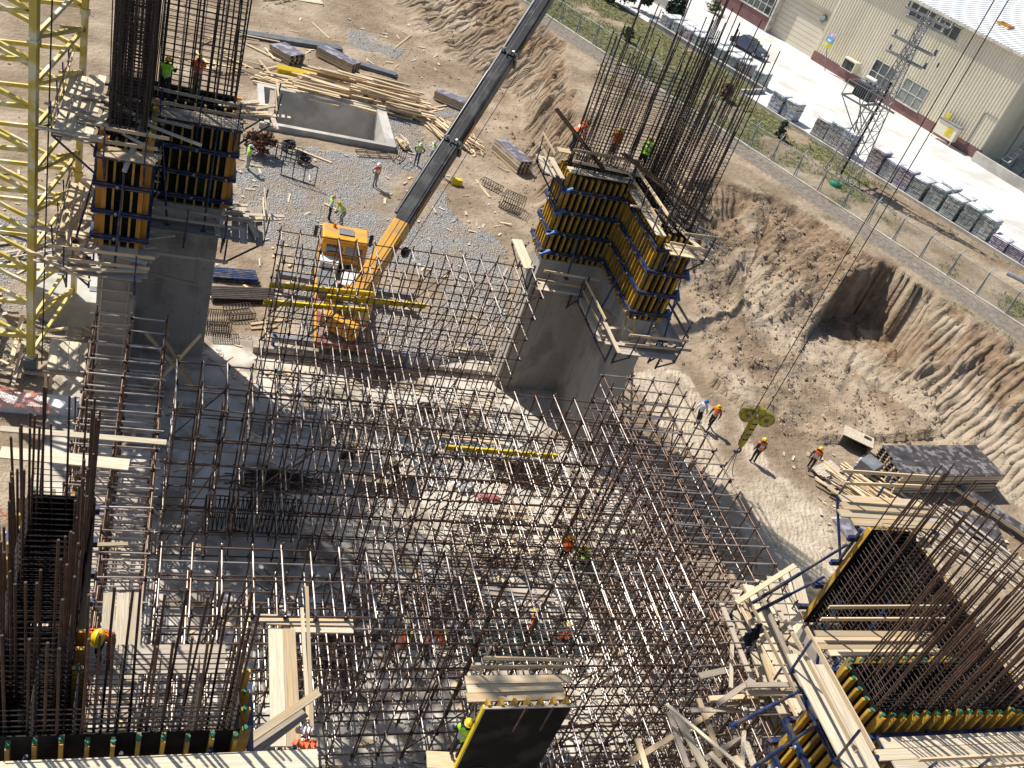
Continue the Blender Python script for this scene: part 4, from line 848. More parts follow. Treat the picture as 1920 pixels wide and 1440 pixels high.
for s in (-.22, .22): beam('ladder_rail', v3(cc+Vector((-1.1+s, .4)), .5), v3(cc+Vector((-1.1+s, .4)), 30), .05, .05, CRANEY, tc_)
for k in range(70): z = .8+k*.42; beam('ladder_rung', v3(cc+Vector((-1.32, .4)), z), v3(cc+Vector((-.88, .4)), z), .03, .03, CRANEY, tc_)
tube('power_cable', (-4.2, 35.3, .3), (-4.0, 35.2, 30), .03, BLACKM, tc_)
cb_ = MB(); q = []
for k in range(8): a = math.pi/8+k*math.pi/4; q.append((-3.2+2.4*math.cos(a), 40.4+2.2*math.sin(a)))
cb_.prism(q, 'z', 0, 1.6); base_ = tag(cb_.build('concrete_footing', CONC, bevel=.05), 'pale octagonal concrete footing block behind the tower crane mast', 'footing')
for x, y in ((-2.6, 39.4), (-2.0, 38.7), (-3.0, 41.4)): mb = MB(); mb.box((x-.18, y-.18, 1.6), (x+.18, y+.18, 1.64)); mb.build('anchor_pocket', GREYM, base_)
# ================================================================ crane truck
tk = thing('crane_truck', 'orange yellow truck crane with long black telescopic boom', 'truck crane', (9, 42, 0))
TX = Matrix.Translation((9.0, 42.3, 0))@Matrix.Rotation(math.radians(-4), 4, 'Z')
def tb(mb, lo, hi, mi=0): mb.box(lo, hi, mi, TX)
DECK = mat('truck_deck', (.42, .36, .28), (.25, .16, .12), rough=.8, scale=1.5, col3=(.20, .07, .06), scale3=1.)
mb = MB(); tb(mb, (-.9, -4.6, .75), (.9, 4.3, 1.05)); mb.build('chassis', BLACKM, tk)
mb = MB(); tb(mb, (-1.3, -4.7, 1.05), (1.3, 2.2, 1.25)); dk_ = mb.build('deck', DECK, tk)
for s in (-1, 1): mb = MB(); tb(mb, (s*1.3-.04, -4.7, 1.02), (s*1.3+.04, 2.2, 1.3)); mb.build('deck_edge', TRUCKY, dk_)
mb = MB(); tb(mb, (-1.2, -.8, 1.25), (-.4, 1.4, 1.6)); mb.build('tool_box', REDP if False else GREYM, tk); mb = MB(); tb(mb, (.0, .3, 1.25), (.9, 2.1, 1.55)); mb.build('stowage', WHITEP, tk)
mb = MB(); tb(mb, (-1.2, 1.5, 1.25), (-.2, 2.2, 1.95)); mb.build('engine_cover', WHITEP, tk)
# cab
cabm = MB(); pr_ = [(2.35, 1.0), (2.35, 2.75), (2.5, 2.95), (3.9, 2.98), (4.25, 2.0), (4.35, 1.0)]
cabm.prism(pr_, 'x', -1.22, 1.22, 0, TX); cab = cabm.build('cab', TRUCKY, tk, bevel=.08)
mb = MB(); tb(mb, (-.35, 2.9, 2.985), (.45, 3.5, 3.03)); mb.build('roof_hatch', GREYM, cab)
for x0, x1 in ((-.95, -.08), (.08, .95)): mb = MB(); tb(mb, (x0, 2.33, 2.05), (x1, 2.36, 2.6)); mb.build('rear_window', GLASS, cab)
for s in (-1, 1): mb = MB(); tb(mb, (s*1.215-.02, 2.9, 1.95), (s*1.215+.02, 3.9, 2.7)); mb.build('side_window', GLASS, cab)
mb = MB(); mb.add([TX@Vector(p) for p in ((-1.1, 4.28, 2.05), (1.1, 4.28, 2.05), (1.1, 3.96, 2.9), (-1.1, 3.96, 2.9))], [(0, 1, 2, 3)]); mb.build('windscreen', GLASS, cab)
mb = MB(); mb.tube(TX@Vector((-.6, 3.6, 2.98)), TX@Vector((-.6, 3.6, 3.2)), .1, 0, 10, .07); mb.build('beacon', mat('beacon_orange', (.8, .2, .02), rough=.2), cab)
for s in (-1, 1): mb = MB(); tb(mb, (s*1.5-.1, 3.75, 2.05), (s*1.5+.1, 3.85, 2.75)); mb.tube(TX@Vector((s*1.22, 3.8, 2.6)), TX@Vector((s*1.5, 3.8, 2.7)), .025); mb.build('mirror', BLACKM, cab)
mb = MB(); tb(mb, (-1.0, 2.2, 1.05), (1.0, 2.34, 1.95)); mb.build('cab_back_panel', TRUCKY, cab)
mb = MB(); mb.tube(TX@Vector((.2, 2.2, 1.25)), TX@Vector((.2, 2.2, 1.6)), .4, 0, 12); mb.build('spare_wheel', RUBBER, tk)
for y in (-3.2, -1.9, 3.3, 2.0):
    for s in (-1, 1):
        mb = MB(); mb.tube(TX@Vector((s*.85, y, .5)), TX@Vector((s*1.28, y, .5)), .5, 0, 18); wh = mb.build('wheel', RUBBER, tk); mb = MB(); mb.tube(TX@Vector((s*1.27, y, .5)), TX@Vector((s*1.295, y, .5)), .27, 0, 12); mb.build('rim', GREYM, wh)
for y in (1.3, -4.3):
    oo = MB(); tb(oo, (-3.3, y-.16, .7), (4.1 if y > 0 else 3.4, y+.16, 1.0)); ob = oo.build('outrigger_beam', GREYM, tk)
    for x in (-3.2, 4.0 if y > 0 else 3.3):
        mb = MB(); mb.tube(TX@Vector((x, y, .12)), TX@Vector((x, y, 1.15)), .09, 0, 8); mb.build('jack', BLUEP if y < 0 else GREYM, ob); mb = MB(); tb(mb, (x-.35, y-.35, .02), (x+.35, y+.35, .14)); mb.build('jack_pad', WOODG, ob)
mb = MB(); mb.tube(TX@Vector((.2, -3.2, 1.25)), TX@Vector((.2, -3.2, 1.5)), .8, 0, 20); mb.build('slewing_ring', GREYM, tk)
B0 = Vector((9.15, 39.3, 3.0)); B1 = Vector((18.97, 53.69, 15.0)); bd = (B1-B0).normalized()
hd = Vector((bd.x, bd.y, 0)).normalized(); sdv = Vector((hd.y, -hd.x, 0))
tm = MB()
for s in (-.55, .55): tm.add([B0+sdv*s+hd*a+Vector((0, 0, z)) for a, z in ((-1.1, -1.6), (1.1, -1.6), (.7, -.5), (.1, .5), (-.9, .3))]+[B0+sdv*(s+(.12 if s > 0 else -.12))+hd*a+Vector((0, 0, z)) for a, z in ((-1.1, -1.6), (1.1, -1.6), (.7, -.5), (.1, .5), (-.9, .3))], [(0, 1, 2, 3, 4), (9, 8, 7, 6, 5), (0, 5, 6, 1), (1, 6, 7, 2), (2, 7, 8, 3), (3, 8, 9, 4), (4, 9, 5, 0)])
turret = tm.build('turret', TRUCKY, tk)
mb = MB(); mb.bar(B0-hd*1.5+Vector((0, 0, -1.0)), B0-hd*.7+Vector((0, 0, -1.0)), 1.9, .8); mb.build('counterweight', TRUCKY, turret, bevel=.05)
mb = MB(); mb.tube(B0-hd*.6-sdv*.5+Vector((0, 0, -.25)), B0-hd*.6+sdv*.5+Vector((0, 0, -.25)), .32, 0, 14); mb.build('winch_drum', GREYM, turret)
mb = MB(); mb.bar(B0+hd*.2-sdv*1.2+Vector((0, 0, -1.2)), B0+hd*1.4-sdv*1.2+Vector((0, 0, -1.2)), .8, 1.2); oc = mb.build('operator_cab', TRUCKY, tk, bevel=.05); mb = MB(); mb.bar(B0+hd*.3-sdv*1.2+Vector((0, 0, -.8)), B0+hd*1.42-sdv*1.2+Vector((0, 0, -.8)), .82, .4); mb.build('cab_glass', GLASS, oc)
bu = bd.cross(sdv); bu = -bu if bu.z < 0 else bu
def boomsec(nm, l0, l1, w_, h_, m_):
    mb = MB(); a = B0+bd*l0; b = B0+bd*l1; rg_ = []
    prof_ = [(-.5, -.3), (-.3, -.5), (.3, -.5), (.5, -.3), (.5, .42), (.42, .5), (-.42, .5), (-.5, .42)]
    vs = [c+sdv*(x*w_)+bu*(y*h_) for c in (a, b) for x, y in prof_]; n = 8
    mb.add(vs, [tuple(range(n)), tuple(range(2*n-1, n-1, -1))]+[(i, i+n, (i+1) % n+n, (i+1) % n) for i in range(n)]); return mb.build(nm, m_, tk)
boom = boomsec('boom_base', -.3, 4.6, .82, 1.0, TRUCKY)
LEN = (B1-B0).length
for k, (l0, l1, w_, h_) in enumerate(((4.5, 10.0, .80, .96), (9.9, 16.5, .74, .88), (16.4, LEN+1, .68, .80), (LEN+.9, LEN+7, .60, .72), (LEN+6.9, LEN+13, .52, .62))):
    boomsec('boom_section', l0, l1, w_, h_, BLACKM)
    c0 = B0+bd*l1; mb = MB(); mb.bar(c0-bd*.12, c0+bd*.12, w_+.14, h_+.14, 0, bu); mb.build('section_collar', BLACKM, tk)
    mb = MB(); mb.bar(c0+sdv*(-w_*.5-.1)+bu*.3, c0+sdv*(w_*.5+.1)+bu*.3, .25, .18, 0, bu); mb.tube(c0+bu*(h_*.5+.05)-sdv*.3, c0+bu*(h_*.5+.3)-sdv*.25, .05); mb.tube(c0+bu*(h_*.5+.05)+sdv*.3, c0+bu*(h_*.5+.3)+sdv*.25, .05); mb.build('cable_guide', GALV, tk)
tube('side_cylinder', B0+bd*5.0-sdv*.52+bu*.2, B0+bd*15-sdv*.5+bu*.2, .13, BLACKM, tk, 10); tube('side_cylinder', B0+bd*14-sdv*.5+bu*.2, B0+bd*22-sdv*.47+bu*.2, .09, GREYM, tk, 10)
for k, (l0, l1) in enumerate(((5.4, 7.0), (10.4, 11.8), (17.2, 18.0))):
    mb = MB(); mb.bar(B0+bd*l0+sdv*.415+bu*.1, B0+bd*l1+sdv*.415+bu*.1, .03, .22, 0, bu); mb.build('orange_label', ORANGE_B, tk)
fcur = bpy.data.curves.new('boom_number', 'FONT'); fcur.body = '0 530 280 0505'; fcur.size = .3; fcur.extrude = .004; fcur.align_x = 'CENTER'; fcur.align_y = 'CENTER'
fo = bpy.data.objects.new('phone_number', fcur); fcur.materials.append(BLACKM)
xa = bd; ya = bu; za = xa.cross(ya); M4 = Matrix((xa, ya, za)).transposed().to_4x4(); M4.translation = B0+bd*2.9+sdv*.418+bu*.05
if za.dot(sdv) < 0:
    xa = -bd; za = xa.cross(ya); M4 = Matrix((xa, ya, za)).transposed().to_4x4(); M4.translation = B0+bd*2.9+sdv*.418+bu*.05
COL.objects.link(fo); bpy.context.view_layer.update(); tm_ = bpy.data.meshes.new_from_object(fo.evaluated_get(bpy.context.evaluated_depsgraph_get())); bpy.data.objects.remove(fo, do_unlink=True); reg(bpy.data.objects.new('phone_number', tm_), M4, tk)
mb = MB(); mb.tube(B0+hd*1.0+Vector((0, 0, -1.1)), B0+bd*4.6-bu*.5, .17, 0, 10); mb.tube(B0+bd*2.6-bu*.75, B0+bd*5.0-bu*.52, .1, 0, 10); mb.build('lift_cylinder', TRUCKY, tk)
hk2 = B0+bd*3.6+sdv*.7-bu*.6; mb = MB(); mb.ball(hk2, .24, 0, 12, 8, squash=(1, 1, 1.3)); mb.build('hook_ball', BLACKM, tk); tube('hoist_rope', hk2, B0+bd*(LEN+8)+sdv*.6-bu*.8, .02, BLACKM, tk, 5); tube('hoist_rope', B0+bd*.5+bu*.7, B0+bd*(LEN+8)+bu*.6, .02, BLACKM, tk, 5)
# ================================================================ hanging hook block
hb = thing('hook_block', 'olive yellow crane hook block hanging on two ropes over the haul road', 'hook', (26.05, 29.26, 4))
HY = mat('hook_yellow', (.66, .52, .05), (.52, .40, .05), rough=.45, scale=3, col3=(.34, .26, .07), scale3=3)
hc = Vector((26.05, 29.26, 4.0))
for s in (-1, 1):
    mb = MB(); n = 14
    c = hc+Vector((s*.44, -s*.12, 1.95)); an_ = Vector((.26, .966, 0)); mb.tube(c-an_*.09, c+an_*.09, .40, 0, 18); mb.tube(c-an_*.13, c+an_*.13, .30, 0, 14); mb.bar(hc+Vector((0, 0, 1.7)), c, .14, .22); mb.build('sheave_cheek', HY, hb); mb = MB(); mb.tube(c-an_*.17, c+an_*.17, .1, 0, 8); mb.build('sheave_pin', GREYM, hb)
mb = MB(); mb.prism([(-.20, 1.9), (.20, 1.9), (.13, .35), (.07, .12), (-.07, .12), (-.13, .35)], 'y', -.13, .13, 0, Matrix.Translation(hc)); mb.build('shank', HY, hb, bevel=.03)
mb = MB(); mb.box((-.2, -.14, 2.2), (.2, .14, 2.5), 0, Matrix.Translation(hc)); mb.build('top_yoke', HY, hb)
mb = MB(); pts = [hc+Vector((.16*math.sin(a)+.02, 0, .02-.16+.16*math.cos(a))) for a in np.linspace(0, 4.6, 9)]; mb.path(pts, .05, 0, 6); mb.build('hook', GREYM, hb)
for s in (-.75, .75): tube('rope', hc+Vector((s*.5, s*.12, 2.1)), hc+Vector((s*.6, s*.3, 34)), .022, BLACKM, hb, 5)
for k in range(3): mb = MB(); e = hc+Vector((-1.2+k*.5, -.9, -1.6+.3*k)); pts = [hc.lerp(e, t)+Vector((0, 0, -.35*math.sin(t*math.pi))) for t in np.linspace(0, 1, 8)]; mb.path(pts, .018, 0, 4); mb.build('chain_sling', GREYM, hb)
for k in range(4): mb = MB(); mb.box((-.165, -.135, .6+k*.32), (.165, .135, .68+k*.32), 0, Matrix.Translation(hc)@Matrix.Scale(.86, 4, (1, 0, 0))); mb.build('warning_stripe', BLACKM, hb)
for s in (-1, 1):
    for k in range(6): a = k*math.pi/3; c = hc+Vector((s*.44+.33*math.cos(a)*.966, -s*.12-.33*math.cos(a)*.26, 1.95+.33*math.sin(a))); mb = MB(); mb.tube(c-an_*.115, c+an_*.115, .03, 0, 6); mb.build('bolt', GREYM, hb)
for k in range(5): mb = MB(); q0 = B0+hd*(.3+.1*k)-sdv*(.3-.12*k); pts = [q0+bd*t+bu*(.55+.15*math.sin(t*2+k)) for t in np.linspace(0, 3.2, 8)]; mb.path(pts, .03, 0, 5); mb.build('hydraulic_hose', RUBBER, tk)
for k in range(6): mb = MB(); tb(mb, (-1.31+k*.46, -4.76, 1.06), (-1.08+k*.46, -4.705, 1.28)); mb.build('warning_stripe', REDP, dk_)
# ================================================================ concrete tank
tank = thing('concrete_tank', 'open rectangular concrete tank sunk in the gravel behind the crane truck', 'tank', (10, 66, 0))
mb = MB(); x0, x1, y0, y1 = 5.45, 14.9, 62.9, 69.4
for lo, hi in (((x0, y0, -3.4), (x1, y0+.4, .4)), ((x0, y1-.4, -3.4), (x1, y1, .4)), ((x0, y0+.4, -3.4), (x0+.45, y1-.4, .4)), ((x1-.7, y0+.4, -3.4), (x1, y1-.4, .4))): mb = MB(); mb.box(lo, hi); mb.build('wall', CONC, tank)
mb = MB(); mb.box((x0+.45, y0+.4, -3.4), (x1-.7, y1-.4, -3.1)); mb.build('bottom', CONC, tank)
# ================================================================ timber, panels, bundles
def plank_heap(n, cx, cy, dx, dy, ang_, spread, l0, l1, zmax, label, group, seed, m_=WOOD, w0=.1, w1=.2, th=(.04, .06), z0=.02, name='timber_plank', keep=.42):
    rg = random.Random(seed); cand = []
    for k in range(n):
        fx = rg.uniform(-1, 1); fy = rg.uniform(-1, 1); x = cx+dx*fx; y = cy+dy*fy; hcap = zmax*(1-.6*max(abs(fx), abs(fy))**2)
        z = z0+rg.uniform(0, 1)**1.2*hcap; a = math.radians(ang_+rg.gauss(0, spread)); l = rg.uniform(l0, l1); d = Vector((math.cos(a), math.sin(a), rg.gauss(0, .02)))*l/2
        c = Vector((x, y, z+.03)); cand.append((z, c-d, c+d, rg.uniform(w0, w1), rg.uniform(*th), (rg.gauss(0, .12), rg.gauss(0, .12), 1)))
    cand.sort(key=lambda q: -q[0])
    for k, (z, a_, b_, w_, h_, up_) in enumerate(cand):
        if k < n*keep: tag(beam(name, a_, b_, w_, h_, m_, None, up=up_, shape='plank'), label, 'plank', group)
        else: loose_plank(a_, b_, w_, h_, m_)
plank_heap(100, 13.2, 71.0, 3.9, 2.0, -6, 5, 2.4, 4.4, 1.9, 'rough timber plank in the big heap behind the concrete tank', 'planks heaped behind the tank', 1, w0=.14, w1=.26, th=(.06, .14))
plank_heap(26, 9.2, 71.2, 2.2, 1.2, -4, 5, 2.6, 4.2, .7, 'pale timber plank in the heap at the tank corner by the dark panels', 'planks at the tank corner', 2)
plank_heap(36, 19.7, 67.6, 1.6, 1.2, -62, 9, 2.6, 4.0, .45, 'fresh pale plank in the splayed heap under the crane boom', 'splayed planks under the boom', 3, w0=.12, w1=.2)
plank_heap(14, 15.9, 64.6, .6, .8, -80, 8, .9, 1.6, .5, 'short timber offcut in the small pile beside the tank', 'offcuts beside the tank', 4)
plank_heap(42, 37.0, 30.3, 2.0, 1.5, -52, 8, 2.2, 3.8, .7, 'pale plank in the heap before the stacked form panels', 'planks before the panel stacks', 5)
plank_heap(24, 41.5, 27.6, 2.4, 1.8, -58, 10, 2.5, 4.5, .4, 'weathered plank behind the slanting starter bars at the right', 'planks behind the starter bars', 6, m_=WOODG)
plank_heap(22, 4.2, 74.5, 2.6, 4.5, -20, 45, 1.8, 3.8, .5, 'loose plank scattered left of the dark panels', 'loose planks left of the panels', 7)
plank_heap(9, 7.4, 90.5, .9, 1.6, 30, 40, 1.5, 3, .5, 'plank in the small heap at the very top of the picture', 'planks at the top edge', 8)
plank_heap(16, -6.5, 47.0, 3.2, 5, 20, 40, 1.5, 3.5, .25, 'plank lying on the gravel behind the tower crane', 'planks behind the tower crane', 9, m_=WOODG)
for k, (a, b, lb) in enumerate((((528, 268), (622, 305), 'single plank on the gravel below the tank, nearer the crane truck'), ((465, 258), (555, 285), 'single plank on the gravel below the tank, nearer the tower'), ((765, 48), (790, 27), 'short plank standing out of the bank at the top'), ((738, 92), (770, 66), 'plank leaning on the slope beside the grey gravel patch'), ((585, 42), (618, 72), 'thin plank on the bare soil at the top'), ((790, 206), (838, 197), 'plank pair left of the boom, upper one'), ((796, 212), (832, 204), 'plank pair left of the boom, lower one'), ((893, 337), (918, 370), 'thin pale plank on the soil right of the boom'), ((470, 608), (545, 598), 'plank on the gravel left of the truck, upper one'), ((470, 616), (520, 612), 'plank on the gravel left of the truck, lower one'))):
    p0 = at(*a, .04); p1 = at(*b, .04); tag(beam('timber_plank', p0, p1, .16, .05, WOOD, shape='plank'), lb, 'plank')
for k in range(9):
    p0 = at(838+k*13+random.uniform(-5, 5), 660+k*3+random.uniform(-14, 8), .06); p1 = p0+Vector((random.uniform(1.2, 2.4), random.uniform(-.5, .3), 0))
    tag(beam('timber_plank', p0, p1, .18, .05, WOOD, shape='plank'), 'plank lying on the ground behind the back tube scaffold', 'plank', 'planks behind the back scaffold')
def panel_stack(n, p0, p1, w_, z0, gap, name, label, group, m_=PLY, th=.05, bm_=WOOD, beams=True, jit=.05):
    p0 = Vector(p0); p1 = Vector(p1); d = (p1-p0).normalized(); s = Vector((d.y, -d.x, 0)); words = ('lowest', 'second', 'third', 'fourth', 'fifth', 'sixth', 'seventh')
    for k in range(n):
        z = z0+k*gap; j = Vector((random.uniform(-jit, jit), random.uniform(-jit, jit), 0)); top = k == n-1
        t = thing(name, '%s, %s of the stack' % (label, 'topmost' if top and n > 1 else words[k]) if n > 1 else label, 'form panel', v3((p0+p1).to_2d()/2 if False else Vector(((p0.x+p1.x)/2, (p0.y+p1.y)/2)), z), group)
        a = p0+j+Vector((0, 0, z-p0.z)); b = p1+j+Vector((0, 0, z-p1.z)); hb_ = gap-th-.01
        if beams:
            for q in (-.46, -.15, .15, .46): beam('timber_beam', a+s*w_*q+Vector((0, 0, hb_/2)), b+s*w_*q+Vector((0, 0, hb_/2)), .09, hb_, bm_, t)
        beam('sheet', a+Vector((0, 0, hb_+th/2)), b+Vector((0, 0, hb_+th/2)), w_, th, m_, t)
panel_stack(5, (39.3, 33.3, 0), (46.9, 34.1, 0), 1.25, .05, .22, 'form_panel', 'long black form panel in the back stack at the slope foot', 'panels of the back stack')
panel_stack(6, (38.7, 31.75, 0), (46.6, 32.5, 0), 1.3, .05, .22, 'form_panel', 'long black form panel in the front stack at the slope foot', 'panels of the front stack')
panel_stack(4, (23.4, 66.4, 0), (24.7, 63.2, 0), 1.2, .05, .25, 'form_panel', 'form panel with yellow timber edges near the bank foot', 'panels near the bank foot', m_=PLYP)
panel_stack(3, (7.1, 77.0, 0), (8.6, 75.4, 0), 1.7, .05, .25, 'form_panel', 'dark violet form panel in the pile nearest the left tower', 'panels nearest the left tower', m_=PLYP)
panel_stack(3, (10.6, 78.6, 0), (13.3, 76.3, 0), 1.2, .05, .25, 'form_panel', 'dark form panel in the narrow stack behind the timber heap', 'panels behind the timber heap', m_=PLYP)
panel_stack(3, (19.7, 74.5, 0), (22.2, 73.1, 0), 1.0, .05, .22, 'form_panel', 'dark form panel in the low stack beside the boom', 'panels beside the boom', m_=PLYP)
panel_stack(1, (33.6, 28.2, 0), (35.3, 28.4, 0), 1.3, .03, .06, 'loose_panel', 'single violet panel lying beside the haul road', 'violet panels', m_=PLYP, beams=False)
panel_stack(1, (41.8, 29.3, 0), (44.6, 28.4, 0), 2.0, .1, .08, 'loose_panel', 'dark panel lying behind the starter bars at the right edge', 'dark panels', m_=PLY, beams=False)
panel_stack(1, (43.5, 31.6, 0), (47.2, 26.6, 0), .7, .4, .25, 'loose_panel', 'long dark panel at the right edge below the stacks', 'dark panels', m_=PLY)
panel_stack(1, (34.4, 32.2, 0), (36.2, 33.0, 0), .9, .05, .08, 'loose_panel', 'grey weathered board beside the worker on the haul road', 'grey boards', m_=WOODG, beams=False)
panel_stack(1, (34.5, 31.3, 0), (36.4, 32.0, 0), .6, .05, .08, 'loose_panel', 'second grey board nearer the plank heap', 'grey boards', m_=WOODG, beams=False)
panel_stack(1, (8.4, 91.6, 0), (11.6, 92.4, 0), 2.4, .02, .05, 'loose_panel', 'pale plywood sheet on the bare soil at the top edge', 'pale sheets', m_=BOARD, beams=False)
mb = MB(); mb.box((-.6, -.85, 0), (.6, .85, .05), 0, Matrix.Translation((25.6, 64.1, .3))@Matrix.Rotation(.5, 4, 'Z')@Matrix.Rotation(.5, 4, 'X')); tag(mb.build('tilted_sheet', PLYP), 'dark violet panel leaning beside the panel stack at the bank foot', 'form panel')
for k, (a, b, n, r_, m_, lb) in enumerate((((450, 62), (640, 92), 6, .09, GREYM, 'bundle of long grey steel channels on the bare soil'), ((662, 118), (742, 142), 5, .09, GREYM, 'short bundle of grey steel channels beside the dark panel'), ((397, 514), (480, 520), 6, .08, BLUE, 'bundle of dark blue steel channels on the gravel'), ((395, 552), (512, 556), 7, .06, RUSTD, 'bundle of dark rebar on the gravel left of the truck'))):
    p0 = at(*a, .12); p1 = at(*b, .12); d = (p1-p0).normalized(); s = Vector((-d.y, d.x, 0)); t = thing('steel_bundle', lb, 'steel bundle', p0)
    for q in range(n): beam('steel_section', p0+s*(q-n/2)*.16+d*random.uniform(-.2, .2), p1+s*(q-n/2)*.16+d*random.uniform(-.2, .2), .11, .12, m_, t); beam('steel_section', p0+s*(q-n/2+.3)*.16+Vector((0, 0, .14)), p1+s*(q-n/2+.3)*.16+Vector((0, 0, .14)), .11, .1, m_, t)
yb = thing('beam_bundle', 'stack of bright yellow timber beams behind the tank corner', 'beam bundle', (8.2, 73, 0))
for q in range(6):
    for z in range(3): beam('timber_beam', (7.0, 72.4+q*.16, .1+z*.21), (10.2, 72.3+q*.16, .1+z*.21), .08, .2, YELB, yb)
# crate, container, drum, bins
cr = thing('plywood_crate', 'open plywood box with slatted corner beside the black panel stacks', 'crate', (38.4, 35, 0))
ct = Matrix.Translation((38.4, 34.9, 0))@Matrix.Rotation(math.radians(-35), 4, 'Z')
mb = MB(); mb.box((-.9, -.55, .75), (.9, .55, .8), 0, ct); mb.build('lid', BOARD, cr)
for x in (-.85, .85): mb = MB(); mb.box((x-.04, -.5, 0), (x+.04, .5, .75), 0, ct); mb.build('side', WOODG, cr)
mb = MB(); mb.box((-.81, .44, 0), (.81, .5, .75), 0, ct); mb.build('back', PLY, cr); mb = MB(); mb.box((.3, .1, .81), (.75, .35, .83), 0, ct); mb.build('slot', BLACKM, cr)
mb = MB(); mb.box((-.6, -.5, 0), (.6, .5, .7), 0, Matrix.Translation((38.2, 32.9, 0))@Matrix.Rotation(.5, 4, 'Z')); tag(mb.build('grey_bin', GREYM, bevel=.05), 'grey green bin between the crate and the black panels', 'bin')
mb = MB(); p = at(160, 370, .0); mb.tube(p, p+Vector((0, 0, .95)), .42, 0, 16); mb.tube(p+Vector((0, 0, .3)), p+Vector((0, 0, .34)), .44, 0, 16); mb.tube(p+Vector((0, 0, .62)), p+Vector((0, 0, .66)), .44, 0, 16); mb.tube(p+Vector((0, 0, .951)), p+Vector((0, 0, .955)), .38, 1, 16); tag(mb.build('steel_drum', [GREYM, RUST]), 'grey steel drum behind the tower crane mast', 'drum')
mb = MB(); p = at(855, 346, 0); mb.box((-.35, -.22, 0), (.35, .22, .45), 0, Matrix.Translation(p)); tag(mb.build('yellow_bin', YELB, bevel=.06), 'small bright yellow container on the soil below the boom', 'bin')
def frame_thing(p, L_, W_, H_, label, m_=RUSTD, ang_=0., nh=7, cat='rebar basket'):
    p = Vector(p); t = thing('rebar_basket', label, cat, p); mm = Matrix.Translation(p)@Matrix.Rotation(math.radians(ang_), 4, 'Z')
    for k in range(nh):
        x = -L_/2+L_*k/(nh-1); q = [mm@Vector(v) for v in ((x, -W_/2, 0), (x, W_/2, 0), (x, W_/2, H_), (x, -W_/2, H_))]; mb = MB(); mb.path(q+[q[0]], .02, 0, 4); mb.build('stirrup', m_, t)
    for y in (-W_/2, W_/2):
        for z in (0, H_): tube('long_bar', mm@Vector((-L_/2, y, z)), mm@Vector((L_/2, y, z)), .025, m_, t, 5)
frame_thing(at(558, 338, .02), 2.2, .1, 1.3, 'thin rebar frame standing on the gravel below the tank', nh=4, ang_=-20)
frame_thing(at(540, 300, .02), 1.6, .6, .9, 'dark tangled rebar frame beside the tank corner', nh=6, ang_=-10)
frame_thing(at(748, 300, .02), 1.2, .5, 1.1, 'rebar stirrup frame standing at the tank end', nh=3, ang_=60)
frame_thing(at(700, 290, .02), 2.4, .8, .12, 'flat rebar frame lying on the gravel by the tank', nh=4, ang_=15)
frame_thing(at(920, 352, .02), 1.6, .6, .4, 'rusty rebar basket on the soil right of the boom', RUST, -40, 9)
frame_thing(at(958, 390, .02), 1.5, 1.2, .9, 'wire rebar cage beside the back right walkway', RUSTD, -30, 10)
frame_thing(at(405, 620, .02), 1.2, 1.0, .9, 'rusty rebar crate on the gravel right of the left pier', RUST, 5, 12)
frame_thing(at(448, 590, .02), 1.3, .9, .35, 'dark rebar stack on the gravel right of the left pier', RUSTD, 20, 9)
frame_thing(at(470, 985, .06), 3.6, .7, 1.2, 'dark rebar wall cage standing in the shaded pit', RUSTD, 0, 22)
for k, (u, v_, r_, lb) in enumerate(((540, 275, .5, 'upper tangle of black wire rope by the tank'), (568, 300, .55, 'lower coil of black wire rope by the tank'))):
    p = at(u, v_, .2); mb = MB(); rg = random.Random(k)
    for q in range(14):
        rr_ = r_*rg.uniform(.5, 1); tl = rg.uniform(-.5, .5); pts = [p+Vector((math.cos(a)*rr_, math.sin(a)*rr_*.8, rg.uniform(.0, .1)+q*.025+tl*.3*math.cos(a))) for a in np.linspace(0, 6.28, 13)]; mb.path(pts, .03, 0, 4)
    tag(mb.build('wire_coil', BLACKM), lb, 'wire coil')
bush(at(492, 292, 0), 1.6, .8, LEAFR, 'reddish brown shrub beside the left corner of the tank', cone=False, n=900)
bush(at(468, 285, 0), 1.4, .6, LEAFR, 'smaller reddish shrub left of the tank corner', cone=False, n=600)
# timber ladders
def ladder(p0, p1, w_, n, label, m_=WOOD, side=None):
    p0 = Vector(p0); p1 = Vector(p1); d = (p1-p0).normalized(); s = Vector(side) if side else d.cross(Vector((0, 0, 1))).normalized(); t = thing('timber_ladder', label, 'ladder', p0)
    for q in (-.5, .5): beam('rail', p0+s*w_*q, p1+s*w_*q, .06, .1, m_, t)
    for k in range(n): c = p0.lerp(p1, (k+.6)/n); e = random.uniform(.02, .18); beam('rung', c-s*(w_*.5+e)+Vector((0, -.04, 0)), c+s*(w_*.5+e)+Vector((0, -.04, 0)), .05, .09, m_, t)
ladder(at(1158, 752, .1)+Vector((0, -1.6, 0)), (19.7, 32.6, 8.4), .55, 11, 'rough timber ladder leaning on the inner side of the back right pier')
ladder((-1.5, 32.9, .1), (-1.4, 33.15, 7.3), .95, 14, 'wide timber ladder fixed to the front of the back left pier', WOODG, (1, 0, 0))
ladder(at(898, 290, .1), at(880, 250, .1), .6, 8, 'timber ladder lying at the end of the splayed planks', WOOD)
